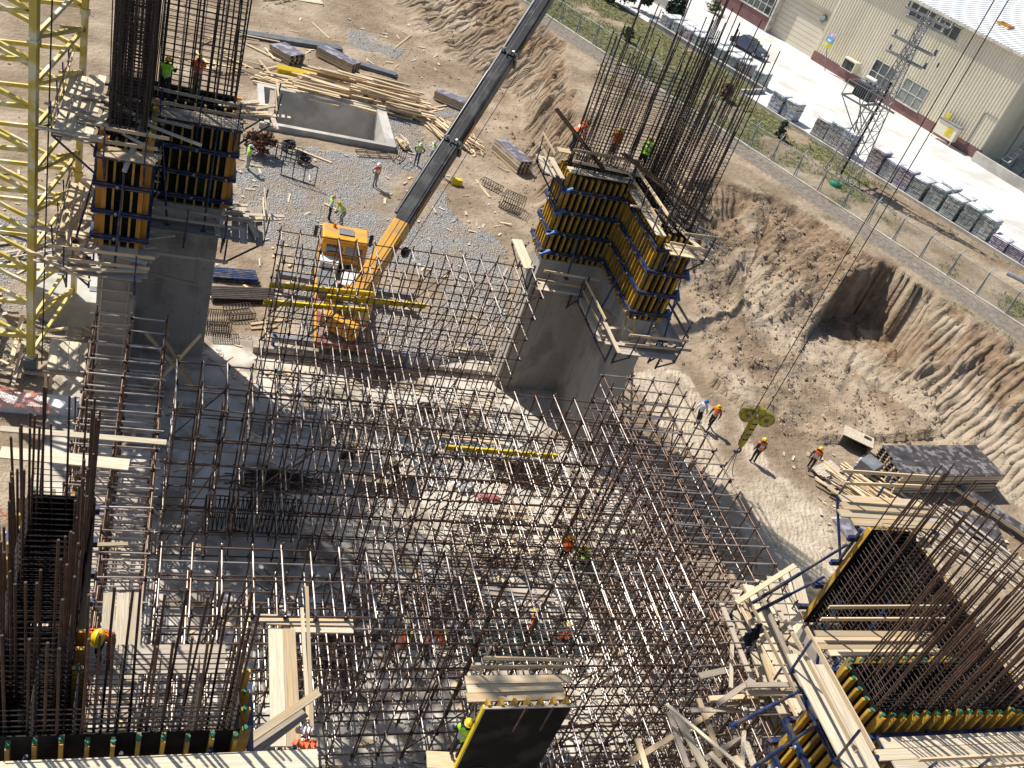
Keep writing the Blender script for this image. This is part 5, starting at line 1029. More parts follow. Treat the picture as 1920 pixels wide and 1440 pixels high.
# bits in the pit
for k, (a, b, z, lb) in enumerate((((505, 534), (705, 552), 5.2, 'bright yellow beam on the back scaffold, topmost'), ((612, 556), (798, 574), 5.2, 'bright yellow beam on the back scaffold, reaching farthest right'), ((494, 566), (690, 582), 4.0, 'bright yellow beam on the back scaffold, lowest'), ((835, 839), (1044, 856), 2.9, 'bright yellow beam lying on the middle scaffold'))):
    p0 = at(*a, z); p1 = at(*b, z); p1.z = p0.z; t = thing('timber_h_beam', lb, 'beam', p0)
    beam('web', p0, p1, .035, .2, YELB, t); beam('flange', p0+Vector((0, 0, .1)), p1+Vector((0, 0, .1)), .1, .045, YELB, t); beam('flange', p0-Vector((0, 0, .1)), p1-Vector((0, 0, .1)), .1, .045, YELB, t)
for k, (a, b, z, w_, m_, lb) in enumerate((((822, 816), (942, 830), 2.9, .22, WOOD, 'reddish plank on the middle scaffold above the yellow beam'), ((345, 838), (545, 852), 2.9, .25, WOODG, 'grey plank pair laid on the shaded scaffold at the left'), ((645, 895), (738, 905), 1.7, .25, WOOD, 'plank edge in front of the shaded work table'), ((940, 950), (1000, 957), .3, .2, WOOD, 'short plank on the sunlit pit floor'), ((935, 965), (1000, 972), .3, .25, WOOD, 'second short plank on the sunlit pit floor'), ((0, 804), (312, 830), 8.0, .22, BOARD, 'long pale plank across the left scaffold, farther one'), ((0, 848), (242, 872), 8.0, .45, BOARD, 'broad pale plank across the left scaffold, nearer one'), ((165, 1022), (240, 1020), 7.7, .12, WOOD, 'short plank end on the left scaffold'), ((516, 1180), (522, 1400), 7.75, .36, BOARD, 'wide pale plank standing out of the near scaffold, left one of two'), ((541, 1180), (551, 1400), 7.75, .34, WOOD, 'wide yellowish plank beside the pale one on the near scaffold'), ((575, 1100), (585, 1370), 8.1, .09, WOOD, 'thin lath lying over the near scaffold'), ((566, 1140), (578, 1350), 8.0, .09, BOARD, 'second thin lath lying over the near scaffold'), ((400, 1432), (598, 1298), 8.9, .2, WOOD, 'diagonal plank at the bottom left crossing the wide planks'), ((430, 1440), (570, 1335), 8.6, .3, WOODG, 'broad shaded board under the diagonal plank'), ((500, 1165), (662, 1168), 7.4, .22, WOOD, 'plank across the near scaffold above the wide planks'), ((545, 1180), (662, 1182), 7.35, .2, BOARD, 'pale plank across the near scaffold'), ((460, 1158), (520, 1160), 7.4, .25, BOARD, 'short pale board at the left of the near scaffold'), ((900, 1108), (1040, 1124), 5.2, .25, WOODG, 'grey plank inside the near scaffold right of centre'), ((905, 1100), (1030, 1112), 5.25, .22, WOODG, 'second grey plank inside the near scaffold'))):
    p0 = at(*a, z); p1 = at(*b, z); tag(beam('timber_plank', p0, p1, w_, .05, m_), lb, 'plank')
tb_ = thing('work_table', 'dark timber work table in the shaded pit floor', 'table', (9.2, 30, .06))
for k in range(4): beam('board', (7.9, 29.5+k*.28, .85), (11.2, 29.4+k*.28, .85), .25, .05, WOODG, tb_)
for x in (8.1, 11.0):
    for y in (29.5, 30.3): beam('leg', (x, y, .06), (x, y, .83), .08, .08, WOODG, tb_)
def heap(cx, cy, rx, ry, n, l0, l1, r_, zm, name, label, cat, m_, seed, ang_=None, spread=180):
    rg = random.Random(seed); mb = MB()
    for k in range(n):
        a0 = rg.uniform(0, 6.28); q = math.sqrt(rg.random()); x = cx+rx*q*math.cos(a0); y = cy+ry*q*math.sin(a0); z = .08+zm*(1-q)*rg.random(); a = math.radians(rg.uniform(0, 180) if ang_ is None else ang_+rg.gauss(0, spread)); l = rg.uniform(l0, l1)/2
        d = Vector((math.cos(a)*l, math.sin(a)*l, rg.uniform(-.12, .12)*l)); c = Vector((x, y, z+.05)); mb.tube(c-d, c+d, r_, 0, 5)
    return tag(mb.build(name, m_), label, cat, kind='stuff')
heap(11.8, 30.8, 1.4, 1.3, 260, .2, .5, .035, .35, 'coupler_heap', 'heap of grey scaffold fittings on the pit floor', 'fittings', GALV, 1)
heap(14.2, 32.3, 1.2, .8, 180, .2, .5, .035, .3, 'coupler_heap', 'second heap of grey fittings behind the yellow beam', 'fittings', GALV, 2)
heap(17.0, 30.6, 1.5, .9, 120, 1.2, 2.4, .016, .3, 'rebar_heap', 'heap of rusty short rebar on the pit floor right of centre', 'rebar', RUST, 3, -10, 12)
heap(5.4, 29.2, 1.6, .7, 70, 1.4, 2.6, .016, .2, 'rebar_heap', 'heap of dark rebar in the shaded pit at the left', 'rebar', RUSTD, 4, 0, 14)
heap(14.6, 21.2, 2.8, .9, 110, 2., 4.2, .02, .3, 'tube_heap', 'heap of greenish scaffold tubes under the near scaffold', 'tubes', mat('tube_green', (.12, .18, .17), (.07, .09, .085), rough=.4, metal=.4), 5, 2, 7)
heap(6.5, 20.2, 1.6, 1.3, 120, 1.0, 2.6, .018, .3, 'rebar_heap', 'heap of rusty rebar under the near scaffold at the left', 'rebar', RUST, 6, 80, 30)
heap(11.0, 15.6, 2.0, .7, 90, 2.0, 4.4, .02, .3, 'rebar_heap', 'heap of rusty bars beside the worker at the bottom', 'rebar', RUST, 7, 0, 5)
heap(12.4, 33.6, 3.4, .9, 90, .6, 1.8, .03, .25, 'scrap_heap', 'strip of timber and steel scrap behind the middle scaffold', 'scrap', WOODG, 8)
heap(14.0, 14.4, 1.5, 1.6, 160, 1.2, 3.2, .02, .7, 'tie_bar_heap', 'tangle of grey steel bars right of the black panel', 'bars', GREYM, 9, 70, 14)
heap(9.0, 22.6, 5.5, 1.6, 150, 1.0, 3.0, .022, .25, 'tube_heap', 'loose scaffold tubes strewn between the middle and near scaffolds', 'tubes', TUBE, 21)
heap(15.5, 25.0, 4.0, 3.0, 130, .8, 2.6, .02, .2, 'rebar_heap', 'loose bars strewn on the sunlit pit floor at the right', 'rebar', RUST, 22)
heap(7.0, 14.6, 4.0, 1.6, 120, .8, 2.8, .02, .25, 'rebar_heap', 'loose bars strewn on the floor left of the black panel', 'rebar', RUST, 23)
heap(9.5, 33.0, 5.5, 1.2, 90, .5, 1.8, .03, .2, 'scrap_heap', 'short timber and pipe scrap before the back scaffold', 'scrap', WOODG, 24)
# cloths and bags on the floor
for k, (u, v_, s_, m_, lb) in enumerate(((865, 915, .5, WHITEP, 'white sack on the sunlit pit floor'), (925, 938, .3, mat('bag_red', (.42, .13, .13), rough=.6), 'red and white bag on the pit floor'), (905, 935, .3, mat('bag_red', (.55, .12, .14)), 'small red bag on the pit floor'), (1112, 910, .22, BLUE, 'blue plastic piece on the pit floor at the right'), (798, 770, .5, BLACKM, 'dark box shaped pile behind the middle scaffold'))):
    p = at(u, v_, .06); mb = MB(); mb.ball(p+Vector((0, 0, s_*.3)), s_, 0, 10, 6, squash=(1, .8, .5), jit=.15); tag(mb.build('sack', m_), lb, 'sack')
# black panel at bottom centre
bp_ = thing('form_wall_panel', 'big black form panel facing the viewer at the bottom centre', 'form panel', (10.1, 13.3, 3))
mb = MB(); mb.box((8.9, 13.25, 3.2), (11.35, 13.28, 8.2)); mb.build('plywood_sheet', PLYB, bp_)
for k in range(7): beam('timber_beam', (9.0+k*.37, 13.39, 3.2), (9.0+k*.37, 13.39, 8.3), .085, .2, YEL, bp_, up=(0, 1, 0))
beam('edge_strip', (8.87, 13.3, 3.2), (8.87, 13.3, 8.22), .06, .12, YELB, bp_, up=(0, 1, 0)); beam('top_strip', (8.85, 13.26, 8.22), (11.4, 13.26, 8.22), .07, .04, WOODG, bp_)
for z in (4, 5.5, 7.2): beam('waler', (8.9, 13.56, z), (11.4, 13.56, z), .1, .14, BLUE, bp_)
pl = platform('plank platform with two rails behind the black panel at the bottom centre', (8.9, 13.1), (11.4, 13.1), 7.95, (0, 1), .8, npl=3, seed=31, plm=WOOD, posts=WOODG, rails=True, railz=(.45, .85), off=.5)
for k in range(3): p = Vector((9.6+k*.75, 12.7, 8.0)); tag(tube('starter_bar', p, p+Vector((.1, .1, .9)), .03, RUST), 'rusty starter bar sticking up at the bottom edge before the black panel', 'rebar', 'bars at the bottom edge')
# left leaning boards, orange cloth, jacket, net
for k in range(3):
    p0 = at(206+k*25, 1112, 7.9); p1 = at(196+k*25, 1288, 7.2); tag(beam('leaning_board', p0, p1, .30, .04, BOARD), 'broad pale board leaning down beside the bottom left formwork, %s' % ('left', 'middle', 'right')[k], 'board')
def cloth(name, c, ux, uy, w_, h_, m_, label, cat, seed, amp=.08):
    rg = random.Random(seed); c = Vector(c); ux = Vector(ux).normalized(); uy = Vector(uy).normalized(); n_ = ux.cross(uy); g = 10; mb = MB(); vs = []
    for j in range(g+1):
        for i in range(g+1):
            q = c+ux*w_*(i/g-.5)*(1-.35*(1-j/g))+uy*h_*(j/g-.5); vs.append(q+n_*(amp*math.sin(i*1.7+j*.6)+rg.uniform(-.3, .3)*amp))
    mb.add(vs, [(j*(g+1)+i, j*(g+1)+i+1, (j+1)*(g+1)+i+1, (j+1)*(g+1)+i) for j in range(g) for i in range(g)], 0, True)
    o = mb.build(name, m_)
    if name != 'safety_net': md = o.modifiers.new('thick', 'SOLIDIFY'); md.thickness = .01
    return tag(o, label, cat)
cloth('hanging_vest', at(575, 1395, 8.2), (1, 0, 0), (0, .6, -.8), .55, .9, ORNET, 'orange vest hung on the thin laths at the bottom', 'vest', 1)
cloth('white_rag', at(572, 1368, 8.45), (1, 0, 0), (0, .6, -.8), .4, .4, WHITEP, 'white rag over the orange vest', 'rag', 2)
cloth('dark_jacket', at(1412, 1190, 8.3), (.8, .5, 0), (.3, -.2, -.7), 1.3, .5, mat('cloth_navy', (.012, .014, .03), rough=.9), 'dark navy jacket hung over a timber rail', 'jacket', 3)
wl_ = thing('low_wall', 'whitish concrete wall strip under the orange net at the left edge', 'wall', (-5, 33, 0)); mb = MB(); mb.box((-9, 32.4, 0), (-2.5, 33.2, .45)); mb.build('wall_body', WHITEP, wl_)
NETM = bpy.data.materials.new('net_mesh'); NETM.use_nodes = True; t = NETM.node_tree; b_ = t.nodes['Principled BSDF']; b_.inputs['Base Color'].default_value = (.90, .24, .14, 1); b_.inputs['Roughness'].default_value = .7
g_ = t.nodes.new('ShaderNodeNewGeometry'); vn = t.nodes.new('ShaderNodeTexVoronoi'); vn.feature = 'DISTANCE_TO_EDGE'; vn.inputs['Scale'].default_value = 14; t.links.new(g_.outputs['Position'], vn.inputs['Vector']); ls = t.nodes.new('ShaderNodeMath'); ls.operation = 'LESS_THAN'; ls.inputs[1].default_value = .07; t.links.new(vn.outputs['Distance'], ls.inputs[0]); t.links.new(ls.outputs[0], b_.inputs['Alpha'])
cloth('safety_net', (-5.4, 32.55, .72), (1, -.1, 0), (0, -.9, -.25), 4.6, .9, NETM, 'torn orange plastic safety net over the white wall strip', 'net', 4, .12)
cloth('safety_net', at(5, 965, 7.5), (1, 0, 0), (0, .3, -.7), .8, .6, NETM, 'scrap of orange safety net at the left edge beside the dark bars', 'net', 5, .08)
wt = thing('timber_landing', 'pale timber landing beside the tower crane mast', 'platform', (-3, 33.4, 0))
for k in range(4): beam('board', (-3.5+k*.36, 32.3, 2.5), (-3.6+k*.36, 34.2, 2.5), .33, .05, BOARD, wt)
beam('edge_joist', (-3.8, 32.25, 2.42), (-2.0, 32.25, 2.42), .1, .14, WOOD, wt); beam('edge_joist', (-3.8, 34.2, 2.42), (-2.0, 34.2, 2.42), .1, .14, WOOD, wt)
for x in (-3.7, -2.2):
    for y in (32.4, 34.0): beam('post', (x, y, .06), (x, y, 2.36), .1, .1, WOOD, wt)
for k, (p0, p1) in enumerate((((.2, 34.4, .1), (1.9, 33.2, 4.3)), ((2.2, 34.6, .1), (.6, 33.4, 3.6)), ((-.2, 33.6, 3.8), (2.6, 33.6, .3)))):
    tag(beam('timber_strut', p0, p1, .1, .12, WOOD), 'timber strut leaning in the shade at the foot of the back left pier', 'strut', 'struts at the back left pier')
hn = thing('hanging_trestle', 'grey timber trestle hung on the face of the back left pier', 'trestle', (.8, 35.3, 5.5))
beam('top_bar', (-.6, 35.6, 6.4), (2.7, 35.6, 6.4), .08, .14, WOODG, hn); beam('bottom_bar', (-.5, 35.6, 5.4), (1.6, 35.6, 5.1), .08, .12, WOODG, hn)
for x in (-.5, 1.5): beam('side_bar', (x, 35.6, 5.2), (x, 35.6, 6.4), .08, .12, WOODG, hn)
prop('blue prop on the gravel behind the back scaffold, left one', at(596, 668, 0), at(596, 668, 0)+Vector((.1, .1, 1.3)), .07, BLUEP)
prop('blue prop on the gravel behind the back scaffold, right one', at(786, 684, 0), at(786, 684, 0)+Vector((-.3, .1, 1.4)), .07, BLUEP)
# timber litter right of pit bottom
for k, (a, b, z) in enumerate((((1180, 1430), (1345, 1330), 6.4), ((1290, 1440), (1390, 1385), 6.4), ((1310, 1310), (1350, 1420), 6.55), ((1255, 1335), (1290, 1440), 6.55), ((1195, 1385), (1215, 1450), 6.55), ((1352, 1130), (1420, 1300), 7.4), ((1390, 1110), (1450, 1285), 7.9), ((1420, 1100), (1500, 1280), 7.9), ((1380, 1130), (1490, 1060), 8.6), ((1430, 1100), (1540, 1270), 7.3), ((1330, 1310), (1420, 1305), 7.0), ((1400, 1285), (1560, 1283), 8.2), ((1400, 1300), (1545, 1300), 8.0), ((1345, 1320), (1410, 1275), 7.6))):
    p0 = at(*a, z); p1 = at(*b, z-.05); tag(beam('timber_plank', p0, p1, .16, .06, (WOOD, WOODG)[k % 2], shape='box'), 'loose timber in the messy platform left of the bottom right formwork', 'plank', 'timber left of the bottom right formwork')
lp_ = MB(); q = [at(u, v_, 7.2) for u, v_ in ((1370, 1110), (1500, 1060), (1545, 1240), (1430, 1300))]
bl = thing('site_deck', 'pale plywood deck under the loose timber left of the bottom right formwork', 'deck', q[3]);
for k in range(6):
    f0, f1 = k/6, (k+.94)/6; A_ = q[0].lerp(q[1], (f0+f1)/2); B_ = q[3].lerp(q[2], (f0+f1)/2); beam('sheet', A_, B_, .42, .04, BOARD, bl)

lt = MB(); rg = random.Random(77)
for k in range(1700):
    if k < 1200: x, y, z = rg.uniform(-3.3, 22.5), rg.uniform(9, 38.6), .075
    else: x, y = rg.choice(((rg.uniform(2.5, 22), rg.uniform(39.5, 62)), (rg.uniform(0, 24), rg.uniform(62, 90)), (rg.uniform(-12, -3), rg.uniform(34, 60)), (rg.uniform(33, 46), rg.uniform(25, 34)))); z = .04
    if 5 < x < 15.2 and 62.5 < y < 69.6: continue
    a = rg.uniform(0, 3.14); l = rg.uniform(.06, .5)*rg.random()+.05; w_ = rg.uniform(.03, .09)
    lt.box((-l, -w_, 0), (l, w_, .025), rg.choice((0, 0, 1, 2)), Matrix.Translation((x, y, z))@Matrix.Rotation(a, 4, 'Z')@Matrix.Rotation(rg.gauss(0, .08), 4, 'Y'))
tag(lt.build('wood_litter', [WOOD, WOODG, CONC]), 'small wood chips and rubble littering the slab and the yard floor', 'litter', kind='stuff')

tag(LOOSE.build('buried_timber', [WOOD, WOODG]), 'buried planks of the timber heaps and walkways', 'timber', kind='stuff')
# ================================================================ people
def rotx(p, c, a): y, z = p[1]-c[1], p[2]-c[2]; return (p[0], c[1]+y*math.cos(a)-z*math.sin(a), c[2]+y*math.sin(a)+z*math.cos(a))
def pose(kind):
    J = {'pel': (0, 0, .95), 'sp': (0, .0, 1.13), 'ch': (0, .01, 1.33), 'nk': (0, .0, 1.47), 'hd': (0, .03, 1.575), 'ht': (0, .03, 1.68)}
    for s, q in ((-1, 'l'), (1, 'r')):
        J['sh'+q] = (s*.185, 0, 1.40); J['el'+q] = (s*.245, -.03, 1.12); J['wr'+q] = (s*.255, .06, .88); J['ha'+q] = (s*.25, .10, .80)
        J['hp'+q] = (s*.09, 0, .90); J['kn'+q] = (s*.10, .03, .50); J['an'+q] = (s*.105, -.01, .10); J['to'+q] = (s*.125, .15, .045)
    def leg(q, hip, y_kn, z_kn, y_an, z_an): s = -1 if q == 'l' else 1; J['kn'+q] = (s*.10, y_kn, z_kn); J['an'+q] = (s*.105, y_an, z_an); J['to'+q] = (s*.125, y_an+.16, z_an-.055)
    def arm(q, e, w_): s = -1 if q == 'l' else 1; J['el'+q] = (s*e[0], e[1], e[2]); J['wr'+q] = (s*w_[0], w_[1], w_[2]); d = [w_[i]-e[i] for i in range(3)]; J['ha'+q] = (s*(w_[0]+d[0]*.33), w_[1]+d[1]*.33, w_[2]+d[2]*.33)
    if kind == 'walk':
        leg('l', 0, .20, .52, .24, .11); leg('r', 0, -.02, .49, -.30, .17); arm('l', (.25, -.14, 1.14), (.25, -.12, .90)); arm('r', (.25, .06, 1.13), (.24, .22, .93))
    if kind == 'hips':
        arm('l', (.36, -.12, 1.16), (.20, .04, 1.0)); arm('r', (.36, -.12, 1.16), (.20, .04, 1.0))
    if kind == 'work':
        arm('l', (.25, .12, 1.18), (.16, .38, 1.16)); arm('r', (.25, .14, 1.2), (.14, .40, 1.22))
    if kind == 'reach':
        arm('l', (.30, .02, 1.16), (.36, .20, 1.0)); arm('r', (.26, .22, 1.55), (.22, .36, 1.80))
    if kind in ('bend', 'bend2'):
        a = math.radians(-62 if kind == 'bend' else -38); c = J['pel']
        for k in list(J):
            if k[:2] in ('sp', 'ch', 'nk', 'hd', 'ht', 'sh'): J[k] = rotx(J[k], c, a)
        for s, q in ((-1, 'l'), (1, 'r')):
            sh = J['sh'+q]; J['el'+q] = (s*.24, sh[1]+.06, sh[2]-.28); J['wr'+q] = (s*.18, sh[1]+.16, sh[2]-.50); J['ha'+q] = (s*.17, sh[1]+.20, sh[2]-.58)
            J['pel'] = (0, -.06, .92); J['hp'+q] = (s*.09, -.05, .87); J['kn'+q] = (s*.12, .10, .48)
    if kind == 'squat':
        dz, dy = -.52, -.18
        for k in list(J):
            if k[:2] not in ('kn', 'an', 'to'): x, y, z = J[k]; J[k] = (x, y+dy, z+dz)
        c = J['pel']
        for k in list(J):
            if k[:2] in ('sp', 'ch', 'nk', 'hd', 'ht', 'sh', 'el', 'wr', 'ha'): J[k] = rotx(J[k], c, math.radians(-32))
        for s, q in ((-1, 'l'), (1, 'r')):
            J['hp'+q] = (s*.09, dy, .40); J['kn'+q] = (s*.2, .22, .50); J['an'+q] = (s*.16, -.02, .10); J['to'+q] = (s*.18, .14, .045)
            sh = J['sh'+q]; J['el'+q] = (s*.26, sh[1]+.16, sh[2]-.20); J['wr'+q] = (s*.16, sh[1]+.36, sh[2]-.24); J['ha'+q] = (s*.14, sh[1]+.44, sh[2]-.26)
    return J
BONES = [('pel', 'sp', 't'), ('sp', 'ch', 't'), ('ch', 'nk', 't'), ('nk', 'hd', 'h'), ('hd', 'ht', 'h')]
for q in 'lr': BONES += [('ch', 'sh'+q, 't'), ('sh'+q, 'el'+q, 'a'), ('el'+q, 'wr'+q, 'f'), ('wr'+q, 'ha'+q, 'h'), ('pel', 'hp'+q, 'l'), ('hp'+q, 'kn'+q, 'l'), ('kn'+q, 'an'+q, 'l'), ('an'+q, 'to'+q, 'b')]
RAD = {'pel': (.155, .115), 'sp': (.145, .105), 'ch': (.165, .115), 'nk': (.062, .062), 'hd': (.085, .10), 'ht': (.075, .085), 'sh': (.075, .075), 'el': (.052, .052), 'wr': (.036, .036), 'ha': (.042, .026), 'hp': (.10, .10), 'kn': (.068, .068), 'an': (.052, .052), 'to': (.05, .04)}
tmp = {}
for kd in ('stand', 'walk', 'hips', 'work', 'reach', 'bend', 'bend2', 'squat'):
    J = pose(kd); names = list(J); me = bpy.data.meshes.new('body_'+kd); me.from_pydata([J[k] for k in names], [(names.index(a), names.index(b)) for a, b, _ in BONES], [])
    o = bpy.data.objects.new('tmp_'+kd, me); COL.objects.link(o); o.modifiers.new('skin', 'SKIN'); sm = o.modifiers.new('sub', 'SUBSURF'); sm.levels = 1; sm.render_levels = 1
    sv = me.skin_vertices[0].data
    for i, k in enumerate(names): r_ = RAD[k if k in RAD else k[:2]]; sv[i].radius = r_; sv[i].use_root = (k == 'pel')
    tmp[kd] = (o, J)
bpy.context.view_layer.update(); dg = bpy.context.evaluated_depsgraph_get(); LIB = {}
def segd(p, a, b):
    a = Vector(a); b = Vector(b); t = max(0, min(1, (p-a).dot(b-a)/max(1e-9, (b-a).length_squared))); return (p-a-(b-a)*t).length
for kd, (o, J) in tmp.items():
    em = bpy.data.meshes.new_from_object(o.evaluated_get(dg)); V_ = [v.co.copy() for v in em.vertices]; NO = [v.normal.copy() for v in em.vertices]; F_ = [tuple(p.vertices) for p in em.polygons]; reg_ = []
    for f in F_:
        c = sum((V_[i] for i in f), Vector())/len(f); best = min(((segd(c, J[a], J[b])-.5*min(RAD[a if a in RAD else a[:2]]), t) for a, b, t in BONES), key=lambda x: x[0]); reg_.append(best[1])
    mb = MB()
    for f, r_ in zip(F_, reg_): pass
    mi = {'t': 1, 'a': 1, 'f': 1, 'h': 0, 'l': 2, 'b': 3}
    mb.v = [tuple(v) for v in V_]; mb.f = list(F_); mb.mi = [mi[r_] for r_ in reg_]; mb.sm = [True]*len(F_)
    for q, s in (('l', -1), ('r', 1)):          # five fingers on each hand
        w_ = Vector(J['wr'+q]); h_ = Vector(J['ha'+q]); d = (h_-w_).normalized(); sd_ = d.cross(Vector((s, 0, 0))); sd_ = sd_.normalized() if sd_.length > .1 else Vector((0, 1, 0))
        for k in range(4):
            b0 = h_+sd_*(.027-.018*k)+d*.01; e = b0+d*(.042+.008*(k in (1, 2)))+Vector((-s*.012, 0, 0)); mb.tube(b0, e, .009, 0, 5, .008); mb.tube(e, e+d*.025+Vector((-s*.022, 0, 0)), .008, 0, 5, .006)
        mb.tube(w_+sd_*.035+d*.015, w_+sd_*.07+d*.055, .011, 0, 5, .008)
    up_ = (Vector(J['ht'])-Vector(J['nk'])).normalized(); fw_ = Vector((1, 0, 0)).cross(up_)*-1; fw_ = -fw_ if fw_.y < 0 and kd[:4] != 'bend' else fw_
    fw_ = up_.cross(Vector((-1, 0, 0))).normalized()
    if fw_.y < 0 and fw_.z > 0: fw_ = -fw_
    hdp = Vector(J['hd']); rt_ = fw_.cross(up_)
    mb.tube(hdp+fw_*.08+up_*.012, hdp+fw_*.118-up_*.012, .014, 0, 4, .018)
    for s in (-1, 1): mb.ball(hdp+fw_*.088+rt_*s*.034+up_*.03, .012, 4, 6, 4); mb.ball(hdp+rt_*s*.085, .024, 0, 6, 4, squash=(.5, 1, 1))
    mb.box((-.028, -.006, -.005), (.028, .006, .005), 4, Matrix.Translation(hdp+fw_*.092-up_*.035))
    ves = MB(); ax = (Vector(J['nk'])-Vector(J['pel'])); al = ax.length; ax.normalize()
    idx = {}; vv = []; ff = []; vm = []
    for f, r_ in zip(F_, reg_):
        if r_ != 't': continue
        c = sum((V_[i] for i in f), Vector())/len(f); q = (c-Vector(J['pel'])).dot(ax)/al
        if q < -.08 or q > .97: continue
        g = []
        for i in f:
            if i not in idx: idx[i] = len(vv); vv.append(V_[i]+NO[i]*.02)
            g.append(idx[i])
        ff.append(tuple(g)); vm.append(1 if .12 < q < .26 or .42 < q < .54 else 0)
    ves.v = [tuple(v) for v in vv]; ves.f = ff; ves.mi = vm; ves.sm = [True]*len(ff)
    LIB[kd] = (mb, ves, hdp, up_, fw_)
    bpy.data.objects.remove(o, do_unlink=True)
SKIN = mat('skin', (.42, .25, .17), rough=.6); HAIR = mat('hair_dark', (.03, .022, .018), rough=.8); BOOT = mat('boot', (.035, .028, .022), rough=.8)
REFL = mat('reflective_tape', (.62, .64, .62), rough=.35)
def clo(n, c): return mat('cloth_'+n, c, tuple(x*.7 for x in c), rough=.9, scale=6, coord='O')
CL = {'orange': clo('orange', (.95, .17, .03)), 'green': clo('green', (.42, .85, .06)), 'lime': clo('lime', (.62, .85, .22)), 'navy': clo('navy', (.018, .024, .05)), 'dark': clo('dark', (.03, .03, .032)), 'grey': clo('grey', (.32, .31, .30)), 'white': clo('whitec', (.72, .72, .74)), 'jean': clo('jean', (.05, .075, .14)), 'khaki': clo('khaki', (.20, .16, .10)), 'brown': clo('brown', (.16, .08, .04))}
HM = {'y': mat('helmet_yellow', (.85, .58, .02), rough=.3), 'w': mat('helmet_white', (.8, .8, .78), rough=.3), 'b': mat('helmet_blue', (.03, .18, .62), rough=.3), 'o': mat('helmet_orange', (.85, .3, .02), rough=.3)}
def person(p, face, kd, label, vest='orange', shirt='navy', trous='dark', helm='y', size=1., harness=False):
    p = Vector(p); body, ves, hdp, up_, fw_ = LIB[kd]
    R_ = Matrix.Translation(p)@Matrix.Rotation(math.radians(face)-math.pi/2, 4, 'Z')@Matrix.Scale(size, 4)
    th = thing('person', label, 'person', p, 'site workers')
    def put(nm, mb, mats):
        me = bpy.data.meshes.new(nm); me.from_pydata(mb.v, [], mb.f); [me.materials.append(m_) for m_ in mats]; me.polygons.foreach_set('material_index', mb.mi); me.polygons.foreach_set('use_smooth', mb.sm)
        return reg(bpy.data.objects.new(nm, me), R_, th)
    put('body', body, [SKIN, CL[shirt], CL[trous], BOOT, HAIR])
    if vest: put('vest', ves, [CL[vest], REFL])
    hm = MB(); c = hdp+up_*.045; rt_ = fw_.cross(up_); rows_ = []
    for j in range(6):
        t = j/5*math.pi/2
        for i in range(14): a = 2*math.pi*i/14; rows_.append(c+(rt_*math.cos(a)*.118+fw_*math.sin(a)*.14)*math.cos(t)+up_*.115*math.sin(t))
    hm.add(rows_, [(j*14+i, j*14+(i+1) % 14, (j+1)*14+(i+1) % 14, (j+1)*14+i) for j in range(5) for i in range(14)], 0, True)
    br = [c+(rt_*math.cos(a)*r1+fw_*(math.sin(a)*r2+(.05 if math.sin(a) > .2 and r1 > .12 else 0)))-up_*dz for r1, r2, dz in ((.116, .138, 0), (.135, .158, .012)) for a in [2*math.pi*i/14 for i in range(14)]]
    hm.add(br, [(i, (i+1) % 14, 14+(i+1) % 14, 14+i) for i in range(14)], 0, True)
    h = put('helmet', hm, [HM[helm]]); rdg = MB(); rdg.path([c+up_*.118*math.sin(t)+fw_*.142*math.cos(t) for t in np.linspace(.5, 2.6, 7)], .012, 0, 4)
    me = bpy.data.meshes.new('ridge'); me.from_pydata(rdg.v, [], rdg.f); me.materials.append(HM[helm]); reg(bpy.data.objects.new('helmet_ridge', me), R_, h)
    hr = MB(); rr_ = [c+(rt_*math.cos(a)*.098+fw_*(math.sin(a)*.112-.012))-up_*dz for dz in (-.01, .06) for a in np.linspace(math.pi+.2, 2*math.pi-.2, 8)]; hr.add(rr_, [(i, i+1, 9+i, 8+i) for i in range(7)], 0, True); put('hair', hr, [HAIR])
    if harness:
        hn_ = MB(); hn_.v = ves.v; hn_.f = [f for f, m_ in zip(ves.f, ves.mi) if m_]; hn_.mi = [0]*len(hn_.f); hn_.sm = [True]*len(hn_.f)
    return th
person(at(701, 349.4, .0), -60, 'hips', 'worker in orange vest and white helmet standing alone on the gravel', 'orange', 'grey', 'grey', 'w')
person(at(779.4, 309.7), 250, 'hips', 'worker in green vest standing at the end of the concrete tank', 'green', 'dark', 'jean', 'w')
person(at(806, 306), 200, 'work', 'worker in pale green vest half hidden behind the boom', 'lime', 'white', 'grey', 'w')
person(at(832, 334), 170, 'stand', 'worker in dark brown clothes just right of the boom', None, 'brown', 'khaki', 'w')
person(at(615, 413), 0, 'hips', 'worker in green vest standing left behind the truck cab', 'green', 'white', 'dark', 'y')
person(at(640, 420), 200, 'bend2', 'worker in lime shirt bending right behind the truck cab', 'lime', 'lime', 'grey', 'y')
person(at(463, 318), 20, 'work', 'worker in green vest on the gravel behind the left walkway rails', 'green', 'white', 'grey', 'w')
person(at(1302, 795), 30, 'walk', 'person in white shirt and blue helmet walking on the haul road', None, 'white', 'navy', 'b')
person(at(1326.6, 803.7), 215, 'walk', 'worker in orange vest walking beside the white shirted person', 'orange', 'dark', 'dark', 'y')
person(at(1409.5, 866.8), 80, 'stand', 'worker in orange vest on the haul road right of the hook block', 'orange', 'dark', 'dark', 'y')
person(at(1513, 882), 40, 'walk', 'worker in orange vest stepping towards the grey boards', 'orange', 'dark', 'dark', 'y')
person(at(308, 188, 12.25), 60, 'work', 'worker in green vest on the back left pier top', 'green', 'dark', 'dark', 'y')
person((.75, 38.0, 12.3), 90, 'work', 'worker in orange vest in front of the back left starter bars', 'orange', 'dark', 'khaki', 'y')
person((16.75, 38.35, 12.95), 0, 'bend2', 'worker in orange vest leaning into the back right rebar from the left', 'orange', 'orange', 'dark', 'y')
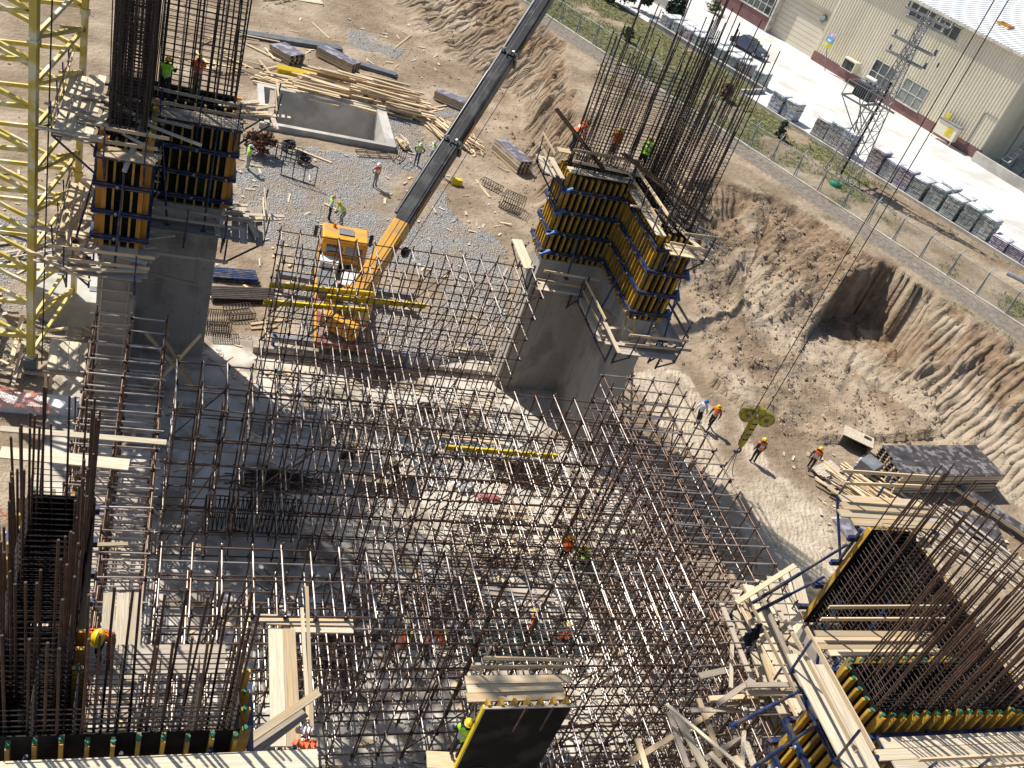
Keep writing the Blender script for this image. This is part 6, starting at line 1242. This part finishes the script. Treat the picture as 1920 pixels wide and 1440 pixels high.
person((18.5, 37.8, 12.95), 80, 'work', 'worker in orange vest with yellow harness at the centre of the back right pier top', 'orange', 'green', 'khaki', 'y')
person((19.9, 37.4, 12.95), 60, 'bend2', 'worker in green vest at the right of the back right pier top', 'green', 'green', 'dark', 'y')
person(at(850, 1420, 5.35), 60, 'reach', 'worker in green vest reaching up beside the black panel at the bottom', 'green', 'navy', 'dark', 'y')
tag(beam('timber_plank', at(800, 1424, 5.3), at(905, 1430, 5.3), .5, .05, WOOD), 'plank carrying the green vested worker beside the black panel', 'plank')
person(at(792, 1236, .06), 20, 'bend', 'worker in orange vest bending under the near scaffold at the centre', 'orange', 'orange', 'dark', 'y')
person(at(733, 1240, .06), 10, 'bend2', 'worker in orange and green stooping under the near scaffold', 'orange', 'green', 'dark', 'y')
person(at(1046, 1222, .06), 110, 'stand', 'worker in orange vest standing inside the near scaffold right of centre', 'orange', 'orange', 'dark', 'y')
person(at(984, 1196, .06), 150, 'stand', 'worker in orange vest farther left inside the near scaffold', 'orange', 'orange', 'dark', 'y')
person(at(1048, 1058, .06), 30, 'work', 'worker in orange vest low between the middle and near scaffolds', 'orange', 'dark', 'dark', 'o')
person(at(1090, 1056, .06), 190, 'squat', 'worker in green vest squatting between the middle and near scaffolds', 'green', 'green', 'dark', 'y')
person(at(636, 884, .06), 0, 'bend2', 'worker in dark clothes stooping at the shaded work table, left one', None, 'dark', 'dark', 'y')
person(at(738, 912, .06), 180, 'bend2', 'worker in dark clothes stooping at the shaded work table, right one', None, 'dark', 'dark', 'y')
person((-.25, 12.6, 11.15), 250, 'bend2', 'worker in orange vest bending behind the bottom left starter bars', 'orange', 'orange', 'dark', 'y')
tag(beam('timber_plank', (-.7, 12.75, 11.1), (2.1, 12.75, 11.1), .7, .05, WOODG), 'plank under the bending worker behind the bottom left starter bars', 'plank')

tag(beam('timber_plank', (16.2, 38.3, 12.9), (17.6, 38.3, 12.9), .45, .05, WOOD), 'plank under the leaning orange vested worker on the back right pier top', 'plank')
tag(beam('timber_plank', (17.9, 37.75, 12.9), (20.6, 37.4, 12.9), .4, .05, WOODG), 'plank under the two workers inside the back right rebar', 'plank')
for k, (a, b, lb) in enumerate((((1042, 205, 38.6), (1132, 320, 36.7), 'bundle of thin bars sloping over the left of the back right pier top'), ((1168, 288, 37.2), (1325, 416, 32.7), 'bundle of thin bars laid over the inner side of the back right pier top'))):
    p0 = atY(a[0], a[1], a[2]); p1 = atY(b[0], b[1], b[2]); t = thing('bar_bundle', lb, 'rebar bundle', p0); d = (p1-p0).normalized(); s_ = Vector((d.y, -d.x, 0))
    for q in range(9): beam('bar', p0+s_*(q-4)*.045+Vector((0, 0, random.uniform(0, .05))), p1+s_*(q-4)*.05+Vector((0, 0, random.uniform(0, .05))), .03, .03, RUST, t)
